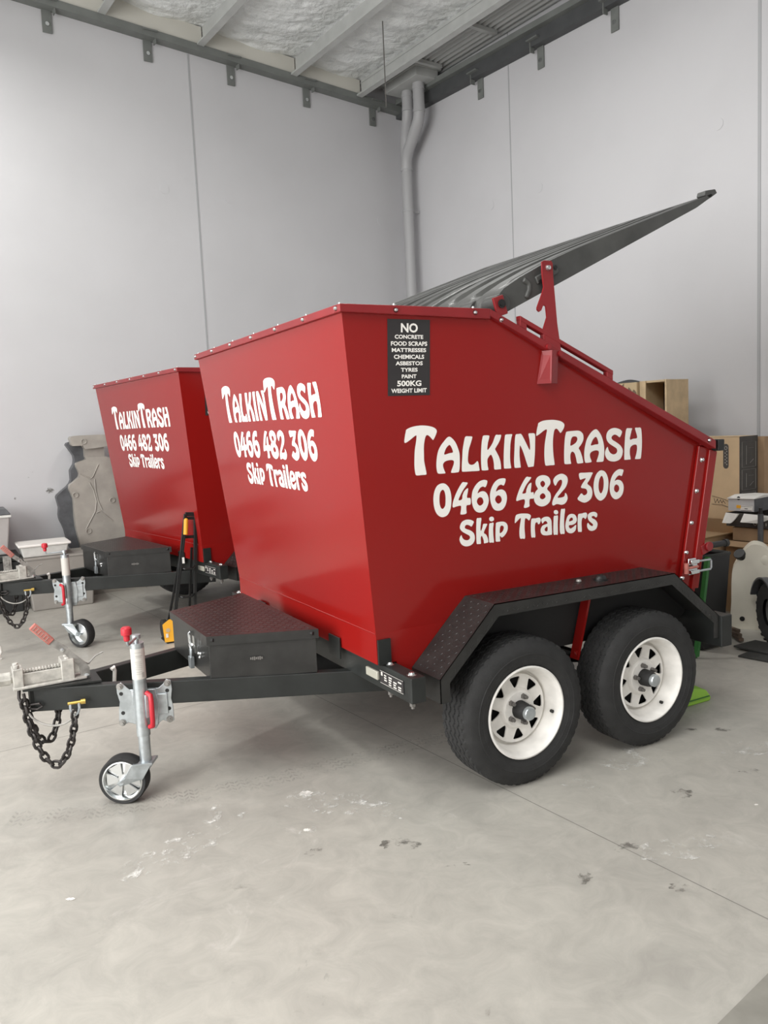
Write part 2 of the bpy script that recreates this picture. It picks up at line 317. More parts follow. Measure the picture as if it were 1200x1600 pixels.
ART = [[[[[-443,1537],[-418,1546],[-383,1550],[-348,1548],[-316,1540],[-301,1527],[-305,1510],[-317,1490],[-323,1493],[-337,1506],[-349,1510],[-357,1497],[-362,1468],[-362,1437],[-361,1407],[-355,1379],[-350,1355],[-354,1350],[-373,1350],[-396,1350],[-403,1358],[-407,1386],[-407,1422],[-405,1455],[-400,1482],[-397,1509],[-405,1509],[-425,1496],[-447,1484],[-454,1489],[-451,1511],[-447,1528]]],[[[-239,1499],[-225,1491],[-210,1475],[-198,1453],[-189,1428],[-187,1403],[-187,1372],[-191,1352],[-202,1349],[-226,1349],[-230,1354],[-223,1371],[-217,1386],[-217,1397],[-226,1402],[-243,1402],[-260,1398],[-269,1389],[-269,1377],[-263,1361],[-258,1351],[-265,1349],[-290,1350],[-298,1357],[-302,1376],[-302,1400],[-298,1428],[-291,1449],[-280,1466],[-265,1482],[-251,1495]],[[-239,1465],[-230,1456],[-223,1442],[-223,1433],[-240,1431],[-263,1427],[-262,1438],[-254,1454]]],[[[-160,1495],[-143,1496],[-126,1494],[-126,1486],[-133,1465],[-141,1444],[-145,1419],[-146,1394],[-140,1381],[-127,1376],[-113,1379],[-98,1390],[-92,1381],[-88,1362],[-86,1351],[-94,1348],[-130,1349],[-170,1350],[-176,1355],[-177,1377],[-175,1408],[-173,1442],[-167,1473]]],[[[-69,1495],[-54,1496],[-39,1494],[-38,1487],[-44,1465],[-47,1444],[-45,1434],[-34,1444],[-19,1464],[-5,1494],[10,1495],[24,1494],[22,1481],[13,1463],[-1,1444],[-6,1435],[2,1422],[16,1399],[24,1376],[27,1350],[21,1348],[-5,1348],[-10,1354],[-12,1375],[-18,1398],[-28,1413],[-41,1402],[-46,1390],[-44,1367],[-40,1351],[-46,1348],[-71,1349],[-76,1357],[-79,1392],[-79,1430],[-77,1464],[-73,1486]]],[[[48,1494],[64,1495],[83,1494],[80,1482],[75,1456],[74,1428],[74,1395],[77,1369],[81,1351],[75,1348],[47,1349],[42,1354],[40,1385],[40,1423],[42,1461],[44,1483]]],[[[104,1493],[118,1494],[130,1494],[139,1485],[156,1459],[171,1435],[181,1422],[182,1441],[178,1467],[172,1492],[188,1494],[203,1493],[209,1484],[210,1450],[210,1414],[208,1374],[205,1350],[200,1348],[177,1347],[172,1352],[162,1374],[151,1401],[140,1424],[128,1444],[125,1431],[125,1405],[128,1379],[133,1350],[128,1348],[105,1348],[99,1353],[96,1381],[97,1420],[98,1462],[100,1484]]],[[[227,1537],[253,1546],[299,1548],[331,1545],[357,1538],[373,1526],[371,1509],[355,1489],[348,1492],[335,1505],[325,1508],[316,1499],[311,1468],[311,1435],[315,1395],[323,1354],[321,1347],[301,1347],[276,1347],[269,1354],[264,1384],[263,1417],[265,1450],[271,1483],[274,1506],[258,1503],[238,1491],[220,1482],[215,1485],[218,1508],[223,1527]]],[[[389,1492],[415,1494],[455,1494],[475,1487],[487,1473],[488,1451],[477,1431],[463,1415],[472,1401],[484,1376],[491,1355],[492,1347],[483,1345],[461,1345],[454,1351],[448,1371],[439,1392],[427,1401],[418,1397],[414,1384],[416,1363],[420,1348],[412,1346],[386,1347],[380,1354],[377,1389],[377,1429],[379,1463],[384,1486]],[[416,1457],[423,1467],[438,1469],[450,1464],[452,1452],[441,1438],[414,1428],[413,1444]]],[[[562,1496],[576,1489],[593,1471],[606,1448],[616,1417],[619,1389],[618,1361],[615,1346],[602,1344],[576,1345],[574,1350],[581,1367],[586,1384],[583,1395],[567,1399],[544,1395],[532,1385],[533,1370],[543,1350],[537,1346],[510,1345],[502,1351],[497,1375],[497,1403],[502,1430],[510,1453],[527,1476],[544,1490]],[[563,1461],[573,1452],[580,1436],[579,1427],[561,1426],[536,1423],[539,1436],[548,1451]]],[[[726,1477],[722,1464],[712,1452],[699,1460],[682,1466],[668,1462],[661,1453],[669,1442],[696,1428],[720,1413],[735,1393],[734,1369],[721,1350],[695,1341],[667,1342],[643,1351],[628,1368],[624,1385],[629,1401],[639,1411],[646,1396],[658,1382],[677,1374],[694,1378],[700,1388],[695,1401],[675,1412],[649,1426],[633,1442],[628,1461],[634,1480],[652,1493],[678,1497],[704,1492],[719,1485]]],[[[754,1490],[771,1492],[790,1490],[788,1482],[782,1461],[779,1438],[800,1441],[824,1443],[822,1459],[809,1490],[826,1492],[845,1491],[852,1476],[857,1440],[859,1404],[858,1369],[855,1346],[845,1343],[820,1344],[818,1348],[825,1371],[828,1395],[824,1410],[811,1413],[795,1409],[783,1398],[782,1373],[789,1346],[779,1344],[753,1344],[748,1349],[746,1382],[746,1424],[748,1463]]]],[[[[-271,1309],[-252,1301],[-237,1283],[-229,1255],[-228,1227],[-232,1199],[-244,1177],[-261,1168],[-280,1169],[-298,1182],[-310,1203],[-316,1231],[-316,1259],[-309,1285],[-295,1303]],[[-272,1282],[-263,1275],[-258,1258],[-257,1236],[-259,1214],[-270,1202],[-280,1208],[-286,1226],[-287,1251],[-283,1272]]],[[[-174,1305],[-161,1305],[-147,1302],[-151,1293],[-168,1274],[-183,1252],[-192,1232],[-175,1234],[-172,1251],[-162,1269],[-145,1279],[-145,1264],[-149,1239],[-132,1235],[-131,1209],[-150,1206],[-152,1189],[-151,1173],[-163,1169],[-179,1170],[-182,1174],[-179,1194],[-181,1207],[-201,1206],[-218,1203],[-222,1211],[-219,1229],[-207,1257],[-193,1281]]],[[[-45,1301],[-47,1289],[-55,1276],[-68,1280],[-82,1275],[-91,1263],[-94,1253],[-80,1259],[-62,1259],[-47,1249],[-38,1230],[-37,1209],[-46,1187],[-61,1172],[-82,1169],[-102,1176],[-116,1193],[-124,1218],[-125,1244],[-119,1269],[-103,1291],[-84,1304],[-63,1308],[-49,1305]],[[-79,1235],[-70,1230],[-64,1216],[-68,1205],[-80,1199],[-91,1204],[-98,1216],[-96,1227],[-88,1234]]],[[[52,1302],[50,1289],[42,1276],[28,1281],[14,1276],[5,1264],[2,1253],[17,1259],[35,1259],[51,1249],[60,1230],[60,1209],[52,1186],[36,1171],[14,1168],[-6,1175],[-20,1193],[-28,1218],[-30,1244],[-23,1269],[-8,1292],[12,1305],[34,1308],[48,1306]],[[17,1235],[27,1229],[33,1216],[29,1205],[17,1199],[6,1204],[-2,1216],[0,1227],[8,1234]]],[[[163,1303],[180,1303],[192,1301],[188,1293],[166,1270],[151,1246],[145,1233],[164,1234],[167,1249],[178,1269],[193,1277],[194,1261],[192,1235],[207,1233],[209,1207],[188,1205],[185,1187],[186,1173],[172,1168],[158,1168],[155,1174],[160,1192],[156,1206],[134,1205],[115,1202],[112,1211],[120,1235],[136,1267]]],[[[256,1306],[283,1300],[299,1285],[301,1264],[284,1243],[301,1225],[307,1204],[300,1182],[278,1168],[252,1166],[226,1177],[212,1196],[210,1219],[221,1238],[231,1247],[219,1266],[218,1286],[231,1301]],[[257,1281],[269,1273],[271,1262],[260,1252],[248,1260],[245,1273]],[[259,1225],[272,1218],[276,1207],[268,1200],[257,1198],[245,1205],[245,1217]]],[[[318,1276],[329,1294],[353,1304],[376,1303],[398,1289],[403,1268],[393,1243],[370,1222],[346,1199],[371,1197],[386,1202],[390,1216],[401,1206],[405,1187],[393,1169],[372,1163],[343,1169],[325,1164],[316,1169],[318,1187],[332,1211],[358,1239],[369,1259],[368,1275],[358,1278],[345,1270],[331,1253]]],[[[470,1299],[506,1300],[550,1298],[547,1286],[533,1263],[522,1248],[543,1232],[554,1210],[552,1186],[537,1169],[509,1161],[481,1170],[465,1182],[474,1195],[488,1206],[502,1196],[517,1199],[523,1210],[513,1225],[485,1232],[490,1248],[511,1273],[492,1272],[476,1271]]],[[[609,1304],[631,1294],[647,1269],[653,1240],[650,1205],[637,1177],[612,1162],[590,1169],[570,1192],[561,1223],[562,1256],[572,1284],[590,1301]],[[610,1278],[620,1262],[623,1238],[620,1212],[608,1196],[596,1209],[591,1233],[594,1259],[601,1273]]],[[[746,1295],[741,1279],[735,1269],[719,1273],[703,1265],[692,1249],[710,1253],[733,1246],[749,1226],[751,1199],[741,1176],[719,1162],[696,1162],[674,1179],[663,1206],[662,1237],[671,1268],[689,1290],[714,1302],[737,1300]],[[705,1231],[718,1223],[723,1209],[717,1197],[706,1193],[692,1203],[690,1218],[695,1228]]]],[[[[-113,1131],[-118,1121],[-125,1113],[-136,1119],[-149,1123],[-157,1119],[-159,1111],[-151,1105],[-129,1096],[-113,1083],[-107,1066],[-109,1049],[-120,1036],[-137,1030],[-157,1031],[-175,1041],[-185,1058],[-185,1069],[-182,1076],[-176,1081],[-172,1071],[-163,1061],[-149,1056],[-137,1058],[-132,1066],[-136,1075],[-152,1084],[-172,1096],[-184,1111],[-182,1126],[-172,1139],[-153,1145],[-133,1143],[-118,1137]]],[[[-98,1144],[-87,1146],[-74,1144],[-76,1124],[-78,1099],[-75,1089],[-68,1103],[-64,1117],[-54,1118],[-43,1116],[-46,1107],[-57,1088],[-59,1077],[-49,1071],[-40,1056],[-36,1036],[-48,1033],[-58,1033],[-60,1044],[-64,1055],[-71,1067],[-76,1057],[-75,1034],[-85,1033],[-95,1034],[-98,1045],[-100,1082],[-100,1118]]],[[[-31,1116],[-21,1118],[-9,1117],[-11,1092],[-9,1061],[-6,1032],[-17,1032],[-29,1033],[-32,1044],[-34,1077],[-33,1103]]],[[[-7,1134],[-8,1129],[-13,1126],[-20,1125],[-26,1127],[-31,1131],[-33,1137],[-31,1142],[-26,1145],[-20,1146],[-13,1144],[-9,1140]]],[[[5,1116],[22,1119],[46,1117],[62,1107],[68,1092],[65,1073],[53,1057],[37,1048],[28,1056],[26,1049],[28,1033],[17,1032],[5,1034],[3,1045],[2,1079],[3,1105]],[[28,1098],[36,1101],[45,1096],[46,1086],[40,1075],[26,1068],[25,1083]]],[[[111,1138],[131,1144],[157,1143],[182,1139],[195,1130],[192,1118],[185,1109],[174,1118],[164,1120],[161,1103],[161,1074],[165,1032],[151,1031],[138,1033],[133,1051],[133,1080],[139,1123],[125,1117],[109,1105],[106,1111]]],[[[199,1114],[210,1116],[221,1115],[230,1116],[244,1116],[252,1106],[247,1090],[238,1087],[232,1096],[222,1093],[219,1071],[223,1031],[212,1030],[201,1032],[197,1059],[196,1092]]],[[[254,1106],[267,1115],[285,1117],[301,1112],[313,1097],[316,1073],[319,1035],[311,1031],[288,1031],[267,1035],[255,1046],[253,1063],[263,1078],[284,1083],[291,1086],[284,1096],[274,1097],[268,1092],[262,1088]],[[290,1071],[293,1060],[291,1050],[283,1050],[276,1056],[278,1065]]],[[[327,1114],[339,1116],[351,1114],[351,1080],[353,1030],[342,1029],[330,1030],[326,1053],[326,1086]]],[[[352,1131],[351,1126],[346,1122],[339,1122],[333,1124],[328,1128],[326,1133],[327,1138],[332,1142],[339,1142],[345,1140],[350,1136]]],[[[368,1141],[380,1143],[392,1141],[389,1106],[389,1069],[394,1030],[382,1028],[369,1030],[364,1053],[364,1097]]],[[[429,1116],[448,1112],[460,1101],[465,1084],[457,1070],[438,1064],[420,1064],[419,1055],[429,1048],[445,1054],[460,1062],[462,1052],[458,1036],[442,1026],[422,1027],[405,1038],[397,1057],[398,1079],[405,1101],[414,1112]],[[432,1099],[440,1094],[440,1086],[430,1083],[419,1082],[421,1093]]],[[[472,1109],[484,1112],[495,1112],[506,1114],[521,1113],[527,1102],[522,1088],[515,1084],[507,1091],[497,1088],[494,1066],[497,1028],[485,1027],[475,1029],[471,1053],[470,1083]]],[[[589,1102],[589,1089],[581,1085],[569,1093],[556,1092],[559,1084],[577,1075],[591,1060],[593,1045],[584,1029],[562,1023],[542,1029],[530,1044],[529,1059],[535,1064],[546,1053],[561,1046],[565,1053],[555,1062],[540,1073],[531,1089],[533,1104],[550,1112],[573,1112]]]]]
FLOOR_MARKS = [   # kind, centre, half lengths, direction
    ('p', (-.83,-.585), .035, .03, -.6), ('w', (-.83,-.60), .09, .08, -.6), ('p', (-.954,-.882), .018, .014, -.6), ('w', (-.95,-.88), .05, .04, 0), ('w', (-1.118,-.626), .04, .03, -.6),
    ('d', (-.708,-1.181), .09, .055, -.6), ('d', (-.632,-1.391), .09, .03, -.6), ('w', (.52,-1.13), .19, .085, -.3), ('w', (.60,-1.05), .10, .05, .5), ('w', (.162,-1.133), .08, .04, -.2), ('w', (.23,-1.21), .08, .05, -.6),
    ('d', (1.164,-1.111), .05, .028, -.62), ('d', (1.042,-1.023), .035, .016, -.62), ('d', (.461,-1.471), .06, .05, -.6), ('d', (-.034,-1.658), .06, .045, -.6), ('d', (-.049,-1.942), .07, .045, -.5),
    ('p', (-1.826,-.868), .018, .010, -.6), ('w', (-1.25,-.60), .04, .25, -.5), ('w', (.10,-1.75), .22, .10, -.2), ('d', (.86,-1.485), .05, .03, -.5), ('w', (-.75,-.75), .35, .12, -.9), ('w', (1.1,-1.35), .2, .1, -.4),
    ('w', (-1.45,-.75), .3, .12, .3), ('d', (-1.0,-1.05), .04, .03, 0), ('d', (-.30,-1.72), .05, .03, .4), ('p', (.62,-1.70), .010, .007, 0)]
TRACK = [(-1.96,-.10,0), (-1.80,-.17,0), (-1.637,-.233,0), (-1.40,-.295,0), (-1.172,-.336,0), (-.95,-.362,0), (-.733,-.376,0), (-.337,-.387,0), (-.08,-.394,0), (.10,-.40,0)]
# ================================================================== the room
floor = structure(MB().prism([W(0,0,0), W(SMAX,0,0), W(SMAX,TMAX,0), W(0,TMAX,0)], (0,0,-.15)), 'floor', M_FLOOR, smooth=0)
def strip(p, q, w, z=.0006):
    p, q = Vector(p), Vector(q); n = (q-p).cross(Vector((0,0,1))).normalized()*w/2; o = Vector((0,0,z))
    return [p+n+o, q+n+o, q-n+o, p-n+o]
for a, b in ((W(0,4.238,0), W(SMAX,4.238,0)), (W(4.223,0,0), W(4.223,TMAX,0)), (W(0,8.9,0), W(SMAX,8.9,0))):
    structure(MB().add(strip(a, b, .004), [(0,1,2,3)]), 'saw_cut_joint', M_CUT, floor, smooth=0)
def blotch(name, m, c, rx, ry, ang, z=.0011, seed=0, n=28):
    rnd = random.Random(seed); pts = []
    for i in range(n):
        a = 2*PI*i/n; k = .62+.38*rnd.random()
        x, y = rx*k*math.cos(a), ry*k*math.sin(a)
        pts.append((c[0]+x*math.cos(ang)-y*math.sin(ang), c[1]+x*math.sin(ang)+y*math.cos(ang), z+seed*.00003))
    structure(MB().add(pts, [tuple(range(n))]), name, m, floor, smooth=0)
for i, (m, c, rx, ry, a) in enumerate(FLOOR_MARKS):
    blotch('floor_stain', {'w': M_SMEAR, 'd': M_OIL, 'p': M_PAPER}[m], c, rx, ry, a, seed=i+1)
# tyre print running from the front wheel towards the hitch end
pts = [Vector(p) for p in TRACK]
tk = MB()
for side in (-.052, -.017, .018, .053):
    for i in range(len(pts)-1):
        seg = pts[i+1]-pts[i]; L = seg.length; d = seg.normalized(); n = Vector((-d.y, d.x, 0)); k = int(L/.022)
        for j in range(k):
            c = pts[i]+d*(j+.5)*L/k+n*side
            e = d*.009+n*(.010 if j % 2 else -.010); g = n*.0075
            tk.add([c-e-g+Vector((0,0,.0012)), c+e-g+Vector((0,0,.0012)), c+e+g+Vector((0,0,.0012)), c-e+g+Vector((0,0,.0012))], [(0,1,2,3)])
band = MB()
for i in range(len(pts)-1):
    n0 = Vector((-(pts[i+1]-pts[i]).y, (pts[i+1]-pts[i]).x, 0)).normalized()*.085; u_ = Vector((0,0,.0009))
    band.add([pts[i]-n0+u_, pts[i+1]-n0+u_, pts[i+1]+n0+u_, pts[i]+n0+u_], [(0,1,2,3)])
structure(band, 'tyre_print', M_BAND, floor, smooth=0)
structure(tk, 'tyre_print', M_TRACK, floor, smooth=0)
# walls
def wall(name, a, b, h, out, doors=()):
    """vertical wall from a to b (floor points) of height h, thickness outwards, with door openings (u0, u1, zt)"""
    d = (b-a); L = d.length; d = d.normalized(); mb = MB(); up = Vector((0,0,1)); u = 0
    for (u0, u1, zt) in doors:
        mb.prism([a+d*u, a+d*u0, a+d*u0+up*h, a+d*u+up*h], out); mb.prism([a+d*u0+up*zt, a+d*u1+up*zt, a+d*u1+up*h, a+d*u0+up*h], out); u = u1
    mb.prism([a+d*u, b, b+up*h, a+d*u+up*h], out)
    return structure(mb, name, M_WALL, smooth=0)
wl = wall('wall_left', W(0,0,0), W(SMAX,0,0), HW, DY*.18)
wr = wall('wall_right', W(0,0,0), W(0,TMAX,0), HW, DX*.18)
wf = wall('wall_front', W(SMAX,0,0), W(SMAX,TMAX,0), HW, -DX*.18, [(1.7, 8.7, 4.6)])
wb = wall('wall_back', W(0,TMAX,0), W(SMAX,TMAX,0), HW, -DY*.18)
for s in (2.835, 5.8, 8.75, 11.6):     # panel joints of the left wall
    structure(MB().obox(W(s,.002,3.4), DX*.009, DY*.003, (0,0,3.4)), 'panel_joint', M_JOINT, wl, smooth=0)
for t, w in ((1.94, .006), (4.80, .013), (7.7, .008), (10.8, .008)):
    structure(MB().obox(W(.002,t,3.4), DY*w, DX*.003, (0,0,3.4)), 'panel_joint', M_JOINT, wr, smooth=0)
for s, z in ((3.20, 4.17), (2.45, 4.15), (.41, 4.12)):
    structure(MB().cyl(W(s,.0,z), W(s,.0035,z), .05, n=24), 'lifting_plug', M_WALL, wl)
for t, z in ((1.60, 3.97), (2.35, 3.97), (4.43, 3.95)):
    structure(MB().cyl(W(0,t,z), W(.0035,t,z), .05, n=24), 'lifting_plug', M_WALL, wr)
# rake beam on the left wall, eave beam on the right wall
def zb(s): return 5.43+.067*s
structure(MB().prism([W(0,0,zb(0)), W(SMAX,0,zb(SMAX)), W(SMAX,0,zb(SMAX)+.075), W(0,0,zb(0)+.075)], -DY*.12), 'trim_1', M_BEAM, smooth=0)
structure(MB().prism([W(0,0,5.395), W(0,TMAX,5.105), W(0,TMAX,5.245), W(0,0,5.535)], -DX*.10), 'trim_2', M_BEAMD, smooth=0)
structure(MB().prism([W(.10,.1,5.525), W(.10,TMAX,5.235), W(.17,TMAX,5.235), W(.17,.1,5.525)], (0,0,.06)), 'trim_3', M_BEAM, smooth=0)
# roof purlins (C sections) parallel to the right wall
def zp(s): return 5.455+.0785*s
PS = [.69, 1.58, 2.70, 3.73, 4.8, 5.85, 6.9, 7.95, 9.0, 10.05, 11.1, 12.15]
n = 4
for s in PS:
    z = zp(s); mb = MB()
    a, b = .13, TMAX
    mb.prism([W(s,a,z), W(s+.075,a,z+.006), W(s+.075,a,z+.025), W(s+.07,a,z+.025), W(s+.07,a,z+.011), W(s+.006,a,z+.006), W(s+.006,a,z+.20), W(s,a,z+.20)], -DY*(b-a))
    structure(mb, 'trim_%d' % n, M_PURL, smooth=0); n += 1
# cream fascia sheets above the rake beam, between purlins
fa = MB()
edges = [.69]+PS[1:]+[SMAX]
for s0, s1 in zip(edges[:-1], edges[1:]):
    fa.prism([W(s0+.004,.10,zb(s0)+.07), W(s1-.01,.10,zb(s1)+.07), W(s1-.01,.10,zp(s1)+.21), W(s0+.004,.10,zp(s0)+.21)], DY*.01)
structure(fa, 'trim_%d' % n, M_FASC, smooth=0); n += 1
# insulation foil sagging between the purlins, wrinkled
def foil(u, v):
    s = .5+u*(SMAX-.5); t = v*TMAX
    k = 0
    for s0, s1 in zip([.5]+PS, PS+[SMAX]):
        if s0 <= s <= s1: k = math.sin(PI*(s-s0)/(s1-s0))
    wr_ = .6*math.sin(31*t+9*math.sin(2.3*s+t)+5*s)*math.sin(1.7*t+3*s)+.5*math.sin(s*9+math.sin(t*5.1)*1.6)+.5*math.sin(t*13+s*4.3+math.sin(s*7))+.6*math.sin((t+s*.45)*23+1.7*math.sin(t*3))
    return W(s, t, zp(s)+.225-.045*k+.011*wr_*k)
ce = MB().grid(foil, 220, 420)
o = structure(ce, 'ceiling', M_FOIL, smooth=0); o.data.polygons.foreach_set('use_smooth', [True]*len(o.data.polygons))
structure(MB().prism([W(-.2,-.2,6.95), W(SMAX+.2,-.2,6.95), W(SMAX+.2,TMAX+.2,6.95), W(-.2,TMAX+.2,6.95)], (0,0,.05)), 'roof_deck', M_BEAM, smooth=0)
# corrugated soffit over the box gutter
def corr(u, v):
    s = .0+u*.70; return W(s, .1+v*(TMAX-.1), 5.68+.02*math.cos(2*PI*s/.075))
o = structure(MB().grid(corr, 90, 2), 'soffit', M_CORR, smooth=60)
for i in range(12):
    t = 1.0+.93*i
    structure(MB().bar(W(.16,t,5.645), W(.69,t,5.645), .05, .04), 'soffit_bar', M_PURL, o, smooth=0)
# ------------------------------------------------------------------ hanger brackets bolted below the beams
def bracket(loc, along, out, label, group):
    r = thing('wall_bracket', label, 'bracket', loc, group)
    a, q = Vector(along), Vector(out)
    MB().obox(q*.012+Vector((0,0,-.055)), a*.045, q*.006, (0,0,.125)).build('hanging_plate', M_BEAM, r, bevel=.002, smooth=0)
    MB().obox(q*.10+Vector((0,0,.085)), a*.075, q*.05, (0,0,.006)).obox(q*.075+a*.06+Vector((0,0,.03)), a*.006, q*.03, (0,0,.05)).build('top_cleat', M_BEAM, r, smooth=0)
    MB().cyl(q*.018+Vector((0,0,-.10)), q*.030+Vector((0,0,-.10)), .020, n=8).build('bolt', M_CHROME, r)
    return r
names = ['at the far left end of the left wall beam', 'left of the panel joint on the left wall beam', 'just right of the panel joint on the left wall beam', 'midway between the joint and the corner on the left wall beam', 'nearest the room corner on the left wall beam']
for s, nm in zip((4.27, 3.28, 2.35, 1.40, .47), names):
    bracket(W(s, 0, zb(s)-.03), DX, -DY, 'grey steel hanger bracket '+nm, 'hanger brackets under the left beam')
for t, nm in ((1.50, 'nearest the downpipe under the dark right wall beam'), (2.43, 'second from the downpipe under the dark right wall beam'), (3.38, 'farthest from the downpipe, at the top edge of the photo')):
    bracket(W(0, t, 5.395-.0223*t-.03), DY, -DX, 'grey steel hanger bracket '+nm, 'hanger brackets under the right beam')
# ------------------------------------------------------------------ rainwater box and twin downpipe in the corner
r = thing('rainwater_box', 'grey sheet metal rainwater box above the twin downpipes in the corner', 'gutter box', W(.28,.57,5.55))
MB().obox((0,0,.05), DX*.16, DY*.32, (0,0,.05)).build('box_body', M_PURL, r, bevel=.004, smooth=0)
MB().obox((0,0,.110), DX*.19, DY*.35, (0,0,.010)).build('top_flange', M_PURL, r, smooth=0)
PX, PT = .17, .275
r = thing('downpipe', 'grey painted downpipe with two offset branches in the room corner', 'pipe', W(PX,PT,0))
o0 = W(PX,PT,0); L = lambda s, t, z: W(s,t,z)-o0
def bend(pts, k=6):
    out = [pts[0]]
    for i in range(1, len(pts)-1):
        a, b, c = pts[i-1], pts[i], pts[i+1]
        p = b+(a-b).normalized()*.10; q = b+(c-b).normalized()*.10
        for j in range(k+1):
            t = j/k; out.append(p*(1-t)**2+b*2*t*(1-t)+q*t*t)
    return out+[pts[-1]]
MB().tube([L(PX,PT,.0), L(PX,PT,4.93)], .066, 24).build('straight_pipe', M_PIPE, r)
MB().tube(bend([L(.24,.44,5.55), L(.24,.44,5.30), L(PX,PT,5.05), L(PX,PT,4.80)]), .068, 24).build('rear_branch', M_PIPE, r)
MB().tube(bend([L(.27,.70,5.55), L(.27,.70,5.16), L(PX+.02,PT+.03,4.84), L(PX,PT,4.68)]), .068, 24).build('front_branch', M_PIPE, r)
for (s, t, z) in ((.24,.44,5.50), (.24,.44,5.34), (.27,.70,5.50), (.27,.70,5.24), (PX,PT,4.70)): MB().cyl(L(s,t,z-.02), L(s,t,z+.02), .073, n=24).build('pipe_collar', M_PIPE, r)
MB().cyl(L(PX,PT,4.2-.012), L(PX,PT,4.2+.012), .071, n=24).bar(L(.12,PT,4.2), L(.005,PT,4.2), .03, .024).build('pipe_clip', M_PIPE, r)
# thin hanging wire near the corner
tag(MB().tube([W(1.25,1.40,5.78), W(1.25,1.40,4.88)], .006, 6).build('hanging_wire', M_NUT), 'thin grey wire hanging from the ceiling beside the downpipe', 'wire')
# high bay lamps hanging just above the picture
M_DIFF = mat('lamp_diffuser', (.9,.9,.9), emit=(1,.99,.96,30))
for HB, lab in ((W(2.75, 3.6, 5.12), 'round high bay lamp hanging above the gap between the trailers'), (W(5.9, 1.5, 5.35), 'round high bay lamp hanging near the left wall')):
    r = thing('high_bay_lamp', lab, 'lamp', HB, 'high bay lamps')
    MB().lathe([(.02,.16),(.06,.16),(.09,.10),(.17,.02),(.20,-.02),(.19,-.02)], (0,0,0), (0,0,1)).build('housing', M_BEAM, r)
    MB().cyl((0,0,-.015), (0,0,-.005), .185, n=32).build('diffuser', M_DIFF, r)
    MB().cyl((0,0,.15), (0,0,.75), .006, n=6).build('suspension_wire', M_NUT, r)
    l = bpy.data.lights.new('high_bay_light', 'AREA'); l.shape = 'DISK'; l.size = .36; l.energy = LAMP_W*.7 if HB.x > 0 else LAMP_W; l.color = (1,.99,.96)
    o = bpy.data.objects.new('high_bay_light', l); COL.objects.link(o); o.location = HB+Vector((0,0,-.03))
    l = bpy.data.lights.new('high_bay_uplight', 'AREA'); l.shape = 'DISK'; l.size = .12; l.energy = LAMP_W*.22; l.color = (1,.99,.96)
    o = bpy.data.objects.new('high_bay_uplight', l); COL.objects.link(o); o.location = HB+Vector((.0,0,.19)); o.rotation_euler.x = PI
# ================================================================== the skip trailer (built once, copied once)
def hw(z): return .838+.075*(z-.6) if z > .715 else .8466        # half width of the bin at height z
PROF = [(-.590,.586), (-.592,.715), (-.722,1.995), (-.055,1.995), (1.375,1.375), (1.285,.66), (1.27,.586)]   # side outline of the bin (x, z)
T = thing('skip_trailer', 'red tandem-axle skip trailer in the foreground with its black lid propped open', 'trailer', group='red skip trailers')
# ---- bin shell
b = MB()
NP = [(x, -hw(z), z) for x, z in PROF]; FP = [(x, hw(z), z) for x, z in PROF]
for Q, s in ((NP, -1), (FP, 1)):
    zl = .7151; k5 = (zl-.66)/(1.375-.66); rb_ = (1.285+.09*k5, s*hw(zl), zl); lf = (-.592, s*hw(zl), zl)
    b.add([lf, Q[2], Q[3], Q[4], rb_], [(0,1,2,3,4)]); b.add([Q[0], lf, rb_, Q[5], Q[6]], [(0,1,2,3,4)])
for i in (0, 1): b.add([NP[i], NP[i+1], FP[i+1], FP[i]], [(0,1,2,3)])
for i in (4, 5, 6): b.add([NP[i], NP[(i+1) % 7], FP[(i+1) % 7], FP[i]], [(0,1,2,3)])
BIN = b.build('bin_body', M_RED, T, smooth=0)
bm = bmesh.new(); bm.from_mesh(BIN.data); bmesh.ops.remove_doubles(bm, verts=bm.verts, dist=1e-5); bmesh.ops.recalc_face_normals(bm, faces=bm.faces); bm.to_mesh(BIN.data); bm.free()
so = BIN.modifiers.new('thickness', 'SOLIDIFY'); so.thickness = .004; so.offset = -1
# ---- rim round the top
def side_x(f, zt=2.0): return f
rim = MB()
RZ = 2.012
rim.box((-.738,-.913,RZ-.030), (-.700,.913,RZ))
for s in (-1, 1):
    for (x0, z0), (x1, z1) in (((-.738,RZ),(-.0536,RZ)), ((-.0536,RZ),(1.302,1.409))):
        rim.prism([(x0,s*.963,z0), (x1,s*.963,z1), (x1,s*.963,z1-.042), (x0,s*.963,z0-.030)], (0,-s*.05,0))
rim.box((1.262,-.913,1.385), (1.30,.913,1.423))
RIM = rim.build('rim', M_RED2, T, bevel=.003, smooth=0)
bb = 0
def rbolt(p, ax):
    p, ax = Vector(p), Vector(ax)
    MB().lathe([(0,.009),(.005,.008),(.0075,.003),(.008,0),(.010,0),(.010,-.002)], p, ax, 12).build('rim_bolt', M_CHROME, RIM)
for i in range(7):
    y = -.93+i*.31
    rbolt((-.722,y,RZ), (0,0,1)); rbolt((-.738,y,RZ-.014), (-1,0,0))
for x in (-.50, -.13): rbolt((x,-.963,RZ-.018), (0,-1,0)); rbolt((x,-.95,RZ), (0,0,1))
for x in (.00, 1.25): rbolt((x,-.963,RZ-.445*(x+.0536)-.020), (0,-1,0))
MB().box((1.33,-.955,1.355), (1.375,-.90,1.412)).build('corner_plug', M_BLACK, RIM, bevel=.004)
